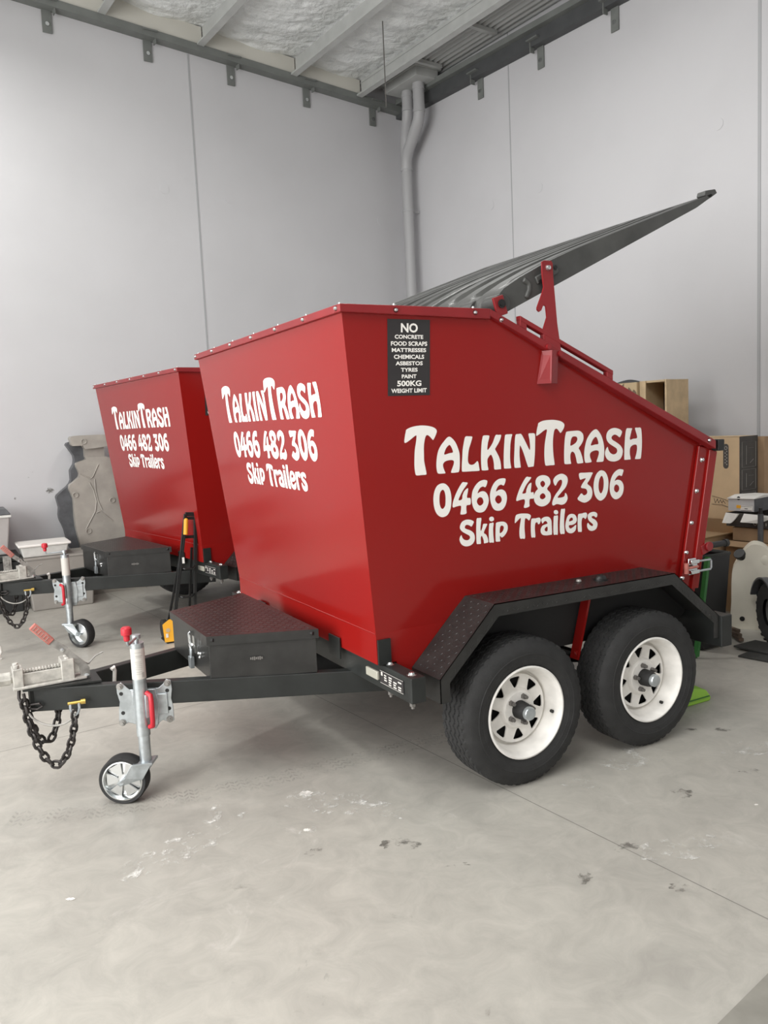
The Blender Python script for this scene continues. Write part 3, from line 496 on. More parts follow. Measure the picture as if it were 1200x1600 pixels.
# ---- raised side rails over the slope, with the gaps under them
def slope_z(x): return RZ-.4448*(x+.0536)
for s in (-1, 1):
    mb = MB(); x0, x1, g = .10, .62, .030
    mb.prism([(x0,s*.963,slope_z(x0)+g-.006), (x1,s*.963,slope_z(x1)+g-.006), (x1,s*.963,slope_z(x1)+g+.014), (x0,s*.963,slope_z(x0)+g+.014)], (0,-s*.03,0))
    for a, c in ((.10,.135), (.225,.315), (.585,.62)): mb.prism([(a,s*.961,slope_z(a)), (c,s*.961,slope_z(c)), (c,s*.961,slope_z(c)+g), (a,s*.961,slope_z(a)+g)], (0,-s*.026,0))
    mb.build('side_rail', M_RED2, T, bevel=.002, smooth=0)
# ---- lettering
def lettering(fn):
    mb = MB()
    for li, line in enumerate(ART):
        for gl in line:
            loops = []
            for L in gl: loops.append([(x/1000, z/1000) for x, z in smooth_loop(L)])
            v, f = fill2d(loops); mb.add([fn(li, p[0], p[1]) for p in v], f)
    return mb
def side_fn(li, x, z): return (x, -hw(z)-.0016, z)
def front_x(z): return -.592-(z-.715)*.1015625
def front_fn(li, x, z):
    a = ((.615, -.454, .955), (.534, -.316, 1.005), (.400, -.185, 1.0))[li]
    base = ((1.345, 1.605), (1.165, 1.421), (1.029, 1.284))[li]
    zz = base[1]+(z-base[0])*.975
    return (front_x(zz)-.0016, a[0]-(x-a[1])*a[2], zz)
sub(lettering(side_fn), 'side_lettering', M_WHITE, BIN, smooth=0, recalc=False)
sub(lettering(front_fn), 'front_lettering', M_WHITE, BIN, smooth=0, recalc=False)
# ---- weight limit sign on the side
SX0, SX1, SZ0, SZ1 = -.527, -.334, 1.670, 1.963
sg = MB().prism([(SX0,-hw(SZ0)-.001,SZ0), (SX1,-hw(SZ0)-.001,SZ0), (SX1,-hw(SZ1)-.001,SZ1), (SX0,-hw(SZ1)-.001,SZ1)], (0,-.001,0))
sub(sg, 'limit_sign', M_SIGN, BIN, smooth=0)
tx = MB()
for s, x0, x1, y0, y1 in (('NO',455,720,232,380), ('CONCRETE',360,805,415,480), ('FOOD SCRAPS',300,870,520,590), ('MATTRESSES',312,852,625,690), ('CHEMICALS',345,820,730,798), ('ASBESTOS',370,797,835,900), ('TYRES',452,716,940,1003), ('PAINT',465,698,1045,1108), ('500KG',392,775,1143,1235), ('WEIGHT LIMIT',300,862,1270,1340)):
    U = lambda x: SX0+(x-250)/665*(SX1-SX0)
    V = lambda y: SZ1-(y-172)/1213*(SZ1-SZ0)
    put_text(tx, s, U(x0), U(x1), V(y1), V(y0), lambda x, z: (x, -hw(z)-.0030, z), .032)
sub(tx, 'sign_text', M_WHITE, BIN, smooth=0, recalc=False)
# ---- dark corner strip and tabs low on the bin front
for s in (-1, 1): sub(MB().box((-.588,s*.852-.005,.585), (-.530,s*.852+.005,.690)), 'corner_strip', M_GREY, BIN, smooth=0)
for y in (-.46, .46): MB().obox((-.60,y,.583), (.004,0,.0), (0,.055,0), (0,0,.048)).build('stop_tab', M_GREY, T, bevel=.002, smooth=0)
for s in (-1, 1): sub(MB().box((-.50,s*.8455-.0015,.50), (-.20,s*.8455+.0015,.60)), 'bin_skirt', M_RED, BIN, smooth=0)
sub(MB().cyl((-.5925,-.845,.715), (-.5925,.845,.715), .0022, n=8), 'fold_seam', M_RED, BIN)
# ---- rear gate frame strip with bolts, latch and hinge
for s in (-1, 1):
    mb = MB()
    top, bot = [(1.235,1.40-.035), (1.35,1.355)], [(1.25,.66), (1.14,.665)]
    poly = [(1.24,-1,1.385), (1.355,-1,1.36), (1.27,-1,.655), (1.15,-1,.66)]
    mb.prism([(x, s*(hw(z)+.018), z) for x, _, z in poly], (0,-s*.016,0))
    mb.prism([(1.305,s*(hw(1.36)+.03),1.362), (1.358,s*(hw(1.36)+.03),1.352), (1.273,s*(hw(.66)+.03),.655), (1.222,s*(hw(.66)+.03),.656)], (0,-s*.022,0))
    g = mb.build('gate_strip', M_RED2 if s > 0 else M_RED, T, bevel=.003, smooth=0)
    if s < 0:
        for x, z in ((1.262,1.315), (1.235,1.16), (1.21,1.0), (1.185,.85), (1.165,.72)):
            MB().lathe([(0,.011),(.008,.009),(.011,.002),(.014,0)], (x,-(hw(z)+.018),z), (0,-1,0), 12).build('gate_bolt', M_CHROME, g)
lz = .775; ly = -hw(lz)-.032
lt = MB().box((1.19,ly-.004,lz-.042), (1.255,ly+.004,lz+.042)).bar((1.19,ly-.012,lz-.026),(1.25,ly-.012,lz-.026),.02,.02).bar((1.19,ly-.012,lz+.026),(1.25,ly-.012,lz+.026),.02,.02).build('gate_latch', M_CHROME, T, bevel=.003)
MB().tube([(1.24,ly-.015,lz+.026),(1.335,ly-.015,lz+.024),(1.342,ly-.015,lz+.018),(1.342,ly-.015,lz-.018),(1.335,ly-.015,lz-.026),(1.24,ly-.015,lz-.026)], .0055, 8).build('latch_loop', M_GALV, lt)
MB().tube([(1.235,ly-.022,lz),(1.155,ly-.024,lz)], .007, 8).tube([(1.150,ly-.024,lz-.026),(1.150,ly-.024,lz+.026)], .012, 10).build('latch_handle', M_PINK, lt)
hg = MB().cyl((1.325,-.897,.868),(1.325,-.907,.868),.024,n=24).bar((1.28,-.89,.85),(1.33,-.89,.865),.05,.01,(0,1,0)).build('gate_lug', M_RED2, T, bevel=.002)
MB().cyl((1.335,-.872,.865),(1.475,-.872,.865),.016,n=16).cyl((1.475,-.872,.865),(1.495,-.872,.865),.020,n=16).build('rubber_buffer', M_BLACK, hg)
# ---- lid: ribbed shell hinged at the top kink
PV = Vector((.01,0,2.018)); LA = math.radians(24.3)
def lid_pt(u, y, v, a=LA): return PV+Vector((u*math.cos(a)-v*math.sin(a), y, u*math.sin(a)+v*math.cos(a)))
def lid_top(u):
    K_ = [(0,.02),(.02,.045),(.06,.062),(.16,.072),(.32,.076),(.5,.069),(.75,.050),(1.0,.029),(1.3,.004),(1.43,-.006)]
    for (a, p), (c, q) in zip(K_, K_[1:]):
        if a <= u <= c: return p+(q-p)*(u-a)/(c-a)
    return K_[-1][1]
NR = 10; YL = .93
def rib(y):
    k = abs((y+YL)/(2*YL)*NR % 1-.5)*2      # 0 at rib centre, 1 in the valley
    return -.034*max(0, min(1, (k-.50)/.22))
lid = MB()
ny = 176; nu = 44
def top_fn(i, j):
    u = 1.43*i; y = -YL+2*YL*j
    amt = min(1, max(0, (u-.05)/.08))*min(1, max(0, (1.40-u)/.05))
    return lid_pt(u, y, lid_top(u)+rib(y)*amt*(1 if .02 < j < .98 else 0))
lid.grid(top_fn, nu, ny)
def under(u): return -.030 if u < 1.3 else -.030+.012*(u-1.3)/.13
us = [1.43*i/nu for i in range(nu+1)]
for s in (-1, 1):
    for u0, u1 in zip(us, us[1:]):
        lid.add([lid_pt(u0,s*YL,under(u0)), lid_pt(u1,s*YL,under(u1)), lid_pt(u1,s*YL,lid_top(u1)), lid_pt(u0,s*YL,lid_top(u0))], [(0,1,2,3)])
lid.add([lid_pt(0,-YL,-.030), lid_pt(0,YL,-.030), lid_pt(0,YL,.02), lid_pt(0,-YL,.02)], [(0,1,2,3)])
lid.add([lid_pt(1.43,-YL,under(1.43)), lid_pt(1.43,YL,under(1.43)), lid_pt(1.43,YL,-.006), lid_pt(1.43,-YL,-.006)], [(0,1,2,3)])
lid.grid(lambda i, j: lid_pt(1.43*i, -YL+2*YL*j, under(1.43*i)), 8, 8)
LID = lid.build('lid', M_LID, T, pivot=PV, smooth=30)
for y in [-.895+.179*i for i in range(11)]:
    sub(MB().cyl(lid_pt(.02,y-.05,.012), lid_pt(.02,y+.05,.012), .040, n=18), 'hinge_knuckle', M_LID, LID, bevel=.004)
for y in (-.62, .62): sub(MB().prism([lid_pt(1.40,y-.2,-.006), lid_pt(1.46,y-.2,-.012), lid_pt(1.46,y+.2,-.012), lid_pt(1.40,y+.2,-.006)], (0,0,-.014)), 'lid_grip', M_LID, LID, bevel=.004, smooth=0)
mb = MB().prism([lid_pt(1.38,-YL,.004), lid_pt(1.395,-YL,.022), lid_pt(1.465,-YL,.006), lid_pt(1.47,-YL,-.016), lid_pt(1.41,-YL,-.022)], (0,.05,0))
sub(mb, 'lid_lip', M_LID, LID, bevel=.004, smooth=0)
mb = MB()
pts = [lid_pt(.13+.02*math.sin(PI*t),-YL-.001,-.012+.07*t) for t in [i/8 for i in range(9)]]
mb.tube([lid_pt(.155,-YL,-.018), lid_pt(.185,-YL,.005), lid_pt(.195,-YL,.03), lid_pt(.175,-YL,.058)], .012, 10)
mb.obox(lid_pt(.30,-YL-.004,.028), Vector((math.cos(LA),0,math.sin(LA)))*.065, (0,.006,0), Vector((-math.sin(LA),0,math.cos(LA)))*.017)
sub(mb, 'side_moulding', M_LID, LID, bevel=.005)
for u, v in ((.25,.016), (.352,.040)): sub(MB().cyl(lid_pt(u,-YL-.006,v), lid_pt(u,-YL-.013,v), .010, n=14), 'lid_bolt', M_BLACK, LID)
# hinge lugs on the rim
for s in (-1, 1):
    mb = MB().obox((.005,s*.950,2.026), (.026,0,.008), (0,.006,0), (-.012,0,.038))
    lug = mb.build('hinge_lug', M_RED2, T, bevel=.003, smooth=0)
    MB().lathe([(.018,.001),(.018,.006),(.011,.006),(.011,.009),(0,.009)], (.008,s*.957,2.034), (0,s,0), 18).build('hinge_pin', M_BLACK, lug)
# props that hold the lid open
def prop(s):
    y = s*.958
    L_ = [(.234,1.885),(.222,1.93),(.245,1.985),(.240,2.03),(.226,2.035),(.214,2.012),(.203,2.006),(.193,2.014),(.194,2.025),(.223,2.085),(.232,2.11),(.225,2.165),(.225,2.215),(.236,2.22),(.275,2.22),(.282,2.21),(.283,2.16),(.300,1.96),(.318,1.845),(.245,1.86)]
    v, f = fill2d([L_], .004)
    a = MB().add([(p[0], y+p[2], p[1]) for p in v], f).build('prop_arm', M_RED2, T, smooth=0)
    MB().lathe([(0,.014),(.009,.012),(.013,.003),(.013,0)], (.254,y+s*.004,2.190), (0,s,0), 8).build('prop_bolt', M_CHROME, a)
    mb = MB()
    zt_, zb_ = 1.845, 1.705; yt, yb = hw(zt_), hw(zb_)
    mb.prism([(.255,s*(yt+.045),zt_), (.300,s*(yt+.034),zt_), (.306,s*(yb+.026),zb_), (.258,s*(yb+.042),zb_)], (0,-s*.005,0))
    mb.prism([(.255,s*(yt+.045),zt_), (.258,s*(yb+.042),zb_), (.212,s*(yb+.002),zb_), (.236,s*(yt+.002),zt_)], (.004,0,0))
    mb.prism([(.255,s*(yt+.045),zt_), (.300,s*(yt+.034),zt_), (.300,s*yt,zt_), (.236,s*yt,zt_)], (0,0,-.004))
    g = mb.build('prop_bracket', M_RED2, T, smooth=0)
    for x in (.245, .31): MB().cyl((x,s*.963,slope_z(x)-.020),(x,s*.973,slope_z(x)-.020),.012,n=10).build('bracket_bolt', M_RED2, g)
prop(-1); prop(1)
# ---- chassis
CM = MB().box((-.570,-1.08,.480), (-.505,1.08,.582)).build('front_crossmember', M_GREY, T, bevel=.004, smooth=0)
MB().box((-.582,-.822,.514), (-.569,-.720,.550)).build('marker_light', M_LENS, CM, bevel=.003)
MB().box((-.5735,-1.022,.507), (-.5705,-.834,.560)).build('data_plate', M_SIGN, CM, smooth=0)
mb = MB()
rnd = random.Random(4)
mb.box((-.5745,-.855,.540), (-.5738,-.842,.555))
for c in range(4):
    for r in range(4):
        y0 = -.868-.038*c; z0 = .549-.010*r
        if rnd.random() < .85: mb.box((-.5745,y0-.028*rnd.uniform(.6,1),z0-.0055), (-.5738,y0,z0))
mb.box((-.5745,-1.022,.5075), (-.5738,-.834,.5088)).box((-.5745,-1.022,.5585), (-.5738,-.834,.5597))
MB.build(mb, 'plate_print', M_LBL, CM, smooth=0)
for y in (-1.03, -.855, .855, 1.03):
    MB().lathe([(0,.012),(.010,.010),(.014,.003),(.020,0),(.020,-.001)], (-.538,y,.582), (0,0,1), 14).build('frame_bolt', M_CHROME, CM)
    MB().cyl((-.538,y,.480),(-.538,y,.445),.008,n=10).cyl((-.538,y,.470),(-.538,y,.455),.013,n=6).build('frame_bolt', M_NUT, CM)
RCM = MB().box((1.195,-1.08,.400), (1.270,1.08,.556)).build('rear_crossmember', M_GREY, T, bevel=.004, smooth=0)
mb = MB()
for s in (-1, 1): mb.box((-.50,s*.50-.03,.475), (1.19,s*.50+.03,.575)); mb.box((-.50,s*.77-.02,.50), (1.19,s*.77+.02,.575))
for x in (-.1, .25, .6, .95): mb.box((x-.025,-.75,.50), (x+.025,.75,.57))
mb.build('chassis_rails', M_UNDER, T, smooth=0)
def beam_y(x): return -.02-.4228*(x+1.835)     # outer face of the near drawbar beam is y = beam_y(x)
for s in (1, -1):
    mb = MB().prism([(-1.835,s*beam_y(-1.835),.412), (-.40,s*beam_y(-.40),.382), (-.40,s*(beam_y(-.40)+.055),.382), (-1.835,s*(beam_y(-1.835)+.055),.412)], (0,0,.100))
    mb.build('drawbar_beam', M_GREY, T, bevel=.004, smooth=0)
mb = MB().prism([(-1.86,-.05,.512), (-1.86,.05,.512), (-1.55,.10,.510), (-1.55,-.10,.510)], (0,0,.008))
mb.build('coupling_plate', M_GREY, T, smooth=0)
# ---- mudguards
FPR = [(-.431,.450), (-.431,.548), (-.154,.814), (.887,.808), (1.200,.552), (1.200,.450)]
FIN = [(-.385,.450), (-.385,.528), (-.135,.760), (.869,.755), (1.155,.528), (1.155,.450)]
for s in (-1, 1):
    mb = MB(); yo_, yi = s*1.066, s*.850
    for (x0, z0), (x1, z1) in zip(FPR, FPR[1:]):
        mb.prism([(x0,yo_,z0), (x1,yo_,z1), (x1,yi,z1), (x0,yi,z0)], Vector((0,0,-.004)) if abs(x1-x0) > .01 else Vector((.004 if x0 < 0 else -.004,0,0)))
    for (o0, o1, i0, i1) in zip(FPR, FPR[1:], FIN, FIN[1:]):
        mb.prism([(o0[0],yo_,o0[1]), (o1[0],yo_,o1[1]), (i1[0],yo_,i1[1]), (i0[0],yo_,i0[1])], (0,-s*.004,0))
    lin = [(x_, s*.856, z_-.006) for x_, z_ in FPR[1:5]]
    MB().prism(lin+[(1.14,s*.856,.50), (-.38,s*.856,.50)], (0,-s*.004,0)).build('inner_dark_panel', M_UNDER, T, smooth=0)  # dark panel inside the mudguard, covers the lower bin side behind the wheels
    for (p0, p1) in ((FPR[1],FPR[2]), (FPR[2],FPR[3]), (FPR[3],FPR[4])):
        d = Vector((p1[0]-p0[0],0,p1[1]-p0[1])); Ln = d.length
        if s < 0: mb.lozenges((p0[0],min(yi,yo_),p0[1]+.0005), d, (0,1,0), [(.01,.008),(Ln-.01,.008),(Ln-.01,.208),(.01,.208)])
        if s < 0:
            up_ = Vector((-d.z,0,d.x)).normalized()
            mb.lozenges(Vector((p0[0],yo_-.0004,p0[1]))-up_*.052, d, up_, [(.03,.004),(Ln-.03,.004),(Ln-.03,.048),(.03,.048)])
    g = mb.build('mudguard', M_PLATE, T, smooth=0)
    MB().ball((.52,s*.965,.814), .026, 16, (1.2,1,.9)).cyl((.52,s*.965,.808),(.52,s*.965,.816),.034,n=20).build('marker_lamp', M_BLACK, g)
    mb = MB()
    for x in (.42,): mb.lathe([(0,.010),(.010,.008),(.013,0)], (x,s*.93,.812), (0,0,1), 12)
    mb.build('mudguard_bolt', M_GALV2, g)
# ---- running gear
WR = .322
def make_tyre():
    mb = MB(); n = 288
    prof = [(.188,-.070),(.196,-.082),(.206,-.090),(.222,-.0955),(.245,-.1015),(.268,-.101),(.290,-.094),(.304,-.085),(.311,-.078)]
    tr = [-.074+.148*i/74 for i in range(75)]
    rows = [(r, y, 0) for r, y in prof]+[(.3195-.35*max(0,abs(y)-.05)**1.6, y, 1) for y in tr]+[(r, -y, 0) for r, y in reversed(prof)]
    gro = (-.046, -.016, .016, .046)
    def depth(y, k):
        a = 2*PI*k/n; z = 0
        for i, g in enumerate(gro):
            zz = ((k*1.0/n*48) % 1); zig = (abs(zz-.5)*2-.5)*.015
            if abs(y-g-zig) < .0030: z = .009
        if abs(y) > .064 and (k % 6) < 2: z = max(z, .005)
        pass
        return z
    v = []
    for r, y, t in rows:
        for k in range(n):
            rr = r-(depth(y, k) if t else 0); a = 2*PI*k/n
            v.append((rr*math.cos(a), y, rr*math.sin(a)))
    m = len(rows); f = [(i*n+k, i*n+(k+1) % n, (i+1)*n+(k+1) % n, (i+1)*n+k) for i in range(m-1) for k in range(n)]
    mb.add(v, f)
    mb.lathe([(.250,-.1012),(.252,-.1028),(.255,-.1028),(.257,-.1010)], (0,0,0), (0,1,0), 90)
    mb.lathe([(.228,-.0965),(.230,-.0985),(.233,-.0985),(.235,-.0985)], (0,0,0), (0,1,0), 90)
    return mb
def make_rim():
    mb = MB(); m = 64
    mb.lathe([(.196,-.086),(.2006,-.090),(.2006,-.094),(.194,-.096),(.186,-.090),(.182,-.078),(.176,-.066),(.176,-.045),(.166,-.030),(.162,.004),(.156,.006),(.151,-.006),(.1485,-.014)], (0,0,0), (0,1,0), m)
    loops = [[(.1495*math.cos(2*PI*i/64), .1495*math.sin(2*PI*i/64)) for i in range(64)], [(.034*math.cos(2*PI*i/24), .034*math.sin(2*PI*i/24)) for i in range(24)]]
    for k in range(8):
        a = 2*PI*(k+.5)/8; c, s_ = math.cos(a), math.sin(a)
        tri = [(.086,0),(.098,-.010),(.131,-.028),(.137,-.023),(.138,0),(.137,.023),(.131,.028),(.098,.010)]
        loops.append([(c*x-s_*y, s_*x+c*y) for x, y in tri])
    v, f = fill2d(loops, .003)
    def dish(r): return -.018-.016*max(0, min(1, (.085-r)/.02))+.0*r
    mb.add([(p[0], dish(math.hypot(p[0], p[1]))-p[2], p[1]) for p in v], f)
    mb.lathe([(.092,-.020),(.086,-.026),(.080,-.038),(.076,-.041),(.034,-.041)], (0,0,0), (0,1,0), 40)
    return mb
TY, RI = make_tyre(), make_rim()
def wheel(x, s):
    base = Vector((x, s*.969, WR)); R_ = Matrix.Rotation(0 if s < 0 else PI, 3, 'Z'); spin = Matrix.Rotation(.35+x, 3, 'Y')
    def pl(mb): q = MB(); q.v = [tuple(base+R_ @ (spin @ Vector(v))) for v in mb.v]; q.f = mb.f; return q
    t = pl(TY).build('wheel', M_RUB, T, pivot=base, smooth=30)
    sub(pl(RI), 'wheel_rim', M_RIM, t, smooth=35)
    sub(pl(MB().lathe([(.150,.010),(.15,.018),(.0,.018)], (0,0,0), (0,1,0), 32)), 'brake_drum', M_UNDER, t)
    sub(pl(MB().lathe([(.040,-.036),(.038,-.072),(.034,-.092),(.030,-.098),(.0,-.098)], (0,0,0), (0,1,0), 28)), 'hub', M_UNDER, t)
    sub(pl(MB().lathe([(.029,-.096),(.029,-.112),(.026,-.117),(.020,-.119),(.0,-.117)], (0,0,0), (0,1,0), 28)), 'hub_cap', M_GALV, t)
    for k in range(5):
        a = 2*PI*k/5+.3; c = (.0585*math.cos(a), .0585*math.sin(a))
        sub(pl(MB().cyl((c[0],-.040,c[1]),(c[0],-.057,c[1]),.0125,.011,6).cyl((c[0],-.055,c[1]),(c[0],-.069,c[1]),.0075,n=10)), 'wheel_nut', M_NUT, t)
    sub(pl(MB().cyl((.166,-.052,.02),(.166,-.064,.02),.0075,n=10)), 'tyre_valve', M_BLACK, t)
for x in (0, .738):
    for s in (-1, 1): wheel(x, s)
for x in (0, .738): MB().box((x-.02,-.80,WR-.02), (x+.02,.80,WR+.02)).build('axle', M_UNDER, T, smooth=0)
for s in (-1, 1):
    mb = MB()
    for x in (0, .738):
        for k in range(5):
            pts = [(x-.33+.66*i/10, s*.73, WR+.03+.011*k+.06*((i-5)/5)**2) for i in range(11)]
            lo, hi = (k, 10-k)
            for a, c in zip(pts[lo:hi], pts[lo+1:hi+1]): mb.bar(a, c, .045, .010)
    mb.box((.33,s*.73-.03,.42), (.41,s*.73+.03,.56))
    mb.build('leaf_spring', M_UNDER, T, smooth=0)
for s in (-1, 1): MB().bar((.50,s*.89,.72), (.42,s*.89,.44), .012, .05, (0,1,0)).lathe([(0,.012),(.012,.010),(.014,0)], (.428,s*.896,.47), (0,s,0), 10).build('tipping_strut', M_RED, T, smooth=0)
# ---- toolbox on the drawbar
def bxp(z, g=0.0): return [(-1.14+g,.313-g*.6,z), (-1.14+g,-.313+g*.6,z), (-.694-g,-.502+g,z), (-.694-g,.502-g,z)]
TB = MB().prism(bxp(.490,.010), (0,0,.158))
TBX = TB.build('toolbox', M_PLATE, T, bevel=.002, smooth=0)
tl = MB().prism(bxp(.645), (0,0,.040))
tl.lozenges((0,0,.6850), (1,0,0), (0,1,0), [(p[0], p[1]) for p in bxp(0,.012)], step=.026)
TL = sub(tl, 'toolbox_lid', M_PLATE, TBX, smooth=0)
sub(MB().cyl((-1.118,-.315,.668),(-1.112,-.327,.668),.008,n=12), 'lid_hole', M_UNDER, TBX)
sub(MB().cyl((-.724,-.486,.668),(-.718,-.498,.668),.008,n=12), 'lid_hole', M_UNDER, TBX)
mb = MB().obox((-1.134,-.088,.617), (.003,0,0), (0,.014,0), (0,0,.055)).tube([(-1.145,-.085,.662),(-1.152,-.078,.655),(-1.152,-.078,.615),(-1.15,-.085,.605)], .006, 8).tube([(-1.146,-.095,.605),(-1.152,-.085,.598),(-1.150,-.070,.600),(-1.147,-.08,.585)], .006, 8)
sub(mb, 'hasp', M_CHROME, TBX)
for y, z in ((-.155,.575), (-.185,.580), (-.170,.56)): sub(MB().ball((-1.133,y,z), .008, 10), 'rivet', M_CHROME, TBX)
mb = MB().tube([(-1.150,-.070,.545),(-1.150,-.070,.578),(-1.150,-.078,.588),(-1.150,-.086,.578),(-1.150,-.086,.545)], .0045, 8).obox((-1.150,-.078,.520), (.009,0,0), (0,.019,0), (0,0,.026))
sub(mb, 'padlock', M_GALV, TBX, bevel=.002)
nm = MB()
for i in range(7): nm.obox(Vector((-1.14,-.313,.575))+Vector((.446,-.189,0)).normalized()*(.185+.008*i)+Vector((-.39,-.92,0))*.0+Vector((.0,-.0005,0)), Vector((.92,-.39,0))*.0028, Vector((.39,.92,0))*.0006, (0,0,.008*(.6+.4*((i*7) % 3)/2)))
sub(nm, 'worn_mark', M_NUT, TBX, smooth=0)
# ---- coupling with hand brake lever
cz = .520
CP = MB()
CP.box((-1.895,-.045,cz), (-1.60,.045,cz+.012))
CP.box((-1.86,-.022,cz+.012), (-1.66,.022,cz+.062))
for i in range(15): CP.cyl((-1.845+.0125*i,-.012,cz+.070),(-1.845+.0125*i,.012,cz+.070),.0075,n=8)
CP.obox((-1.872,0,cz+.045), (.020,0,0), (0,.042,0), (0,0,.045)).obox((-1.675,0,cz+.050), (.026,0,0), (0,.044,0), (0,0,.048)).obox((-1.635,0,cz+.055), (.020,0,0), (0,.026,0), (0,0,.026))
for x in (-1.875, -1.672):
    for y in (-.02, .024): CP.cyl((x,y,cz+.088),(x,y,cz+.104),.013,n=6)
CPL = CP.build('tow_coupling', M_CAST, T, bevel=.003, smooth=30)
MB().cyl((-2.05,0,cz+.048),(-1.885,0,cz+.045),.020,n=18).cyl((-1.96,0,cz+.047),(-1.90,0,cz+.046),.028,n=8).cyl((-2.09,0,cz+.048),(-1.965,0,cz+.048),.036,n=20).build('drawbar_eye', M_CAST, CPL)
LV = MB()
for y in (-.030,): LV.prism([(-1.620,y,cz-.01), (-1.585,y,cz-.01), (-1.585,y,cz+.045), (-1.602,y,cz+.072), (-1.670,y,cz+.145), (-1.690,y,cz+.128), (-1.628,y,cz+.058)], (0,.008,0))
LV.bar((-1.675,-.026,cz+.135), (-1.735,-.026,cz+.186), .006, .030, (0,0,1))
LVR = sub(LV, 'brake_lever', M_GALV2, CPL, smooth=0)
mb = MB().bar((-1.730,-.026,cz+.182), (-1.800,-.026,cz+.262), .020, .034, (0,0,1))
GR = mb.build('lever_grip', M_PINK, None, bevel=.003); GR.parent = CPL; GR.location -= CPL.location
d = Vector((-.070,0,.080)).normalized(); nn = Vector((d.z,0,-d.x))
mb = MB()
for i in range(6): mb.bar(Vector((-1.738,-.0365,cz+.191))+d*(.012+.014*i)-nn*.009, Vector((-1.738,-.0365,cz+.191))+d*(.012+.014*i)+nn*.009, .001, .004, (0,1,0))
mb.bar(Vector((-1.738,-.0365,cz+.191))+nn*.010, Vector((-1.738,-.0365,cz+.191))+d*.085+nn*.010, .001, .003, (0,1,0)).bar(Vector((-1.738,-.0365,cz+.191))-nn*.010, Vector((-1.738,-.0365,cz+.191))+d*.085-nn*.010, .001, .003, (0,1,0))
sub(mb, 'grip_embossing', M_LGREY, CPL, smooth=0)
sub(MB().lathe([(0,.008),(.008,.006),(.010,0)], (-1.690,-.030,cz+.140), (0,-1,0), 10).lathe([(0,.010),(.012,.007),(.014,0)], (-1.600,-.031,cz+.010), (0,-1,0), 10), 'lever_bolt', M_CHROME, CPL)
mb = MB().prism([(-1.66,.02,cz+.10), (-1.60,.02,cz+.045), (-1.575,.02,cz+.045)], (0,.006,0)).tube([(-1.58,.02,cz+.05),(-1.55,.03,cz+.075),(-1.515,.03,cz+.088)], .0035, 6)
sub(mb, 'release_pawl', M_GALV2, CPL, smooth=0)
MB().tube([(-1.475,.07,.40),(-1.470,.065,.46),(-1.466,.06,.505),(-1.470,.055,.522),(-1.482,.05,.515)], .009, 10).build('brake_hose', M_PAPER, T)
# ---- safety chains and shackle
def chain(path, ln=.040, r=.0062, w=.0135):
    P_ = [Vector(p) for p in path]; mb = MB(); seg = [(a-c).length for a, c in zip(P_[1:], P_[:-1])]; tot = sum(seg); k = int(tot/(ln*.74))
    def at(d):
        for a, c, s_ in zip(P_, P_[1:], seg):
            if d <= s_: return a+(c-a)*(d/s_), (c-a).normalized()
            d -= s_
        return P_[-1], (P_[-1]-P_[-2]).normalized()
    for i in range(k):
        c, t = at((i+.5)*tot/k); a = Vector((.35,-.93,.1)); a = (a-t*a.dot(t)).normalized(); b_ = t.cross(a)
        n1 = b_ if i % 2 == 0 else a
        loop = []
        for q in range(14):
            g = 2*PI*q/14; loop.append(c+t*(math.cos(g)*ln*.5*.78+(.11*ln if math.cos(g) > 0 else -.11*ln))+n1*math.sin(g)*w)
        mb.tube(loop, r, 6, closed=True)
    return mb
def sag(p, q, low, n=26):
    p, q = Vector(p), Vector(q); out = []
    for i in range(n+1):
        t = i/n; x = p.lerp(q, t); zl = 4*t*(1-t); x.z -= (min(p.z, q.z)-low)*zl**.75 if zl > 0 else 0; out.append(x)
    return out
chain(sag((-1.862,-.045,.475), (-1.672,-.135,.415), .158)).build('safety_chain', M_CHAIN, T)
chain(sag((-1.856,-.030,.470), (-1.715,.05,.40), .225)).build('safety_chain', M_CHAIN, T)
MB().tube(sag((-1.845,-.06,.42), (-1.672,-.14,.405), .352), .0045, 8).build('tether_cable', M_GALV2, T)
MB().tube([(-1.872,-.02,.515),(-1.876,-.03,.485),(-1.868,-.045,.462),(-1.855,-.05,.478),(-1.858,-.045,.505)], .007, 8).tube([(-1.845,-.03,.447),(-1.80,-.052,.452),(-1.79,-.056,.44),(-1.81,-.05,.428),(-1.85,-.03,.432)], .005, 8).build('chain_hook', M_CHAIN, T)
sx, sy = -1.672, -.115
SH = MB().tube([(sx-.016,sy-.012,.452),(sx-.017,sy-.016,.425),(sx-.010,sy-.020,.405),(sx,sy-.022,.398),(sx+.010,sy-.022,.405),(sx+.018,sy-.020,.425),(sx+.017,sy-.016,.452)], .006, 8).build('shackle', M_GALV, T)
MB().cyl((sx-.026,sy-.012,.450),(sx+.036,sy-.018,.450),.0065,n=12).cyl((sx+.026,sy-.017,.450),(sx+.044,sy-.019,.450),.011,n=12).build('shackle_pin', M_GOLD, SH)
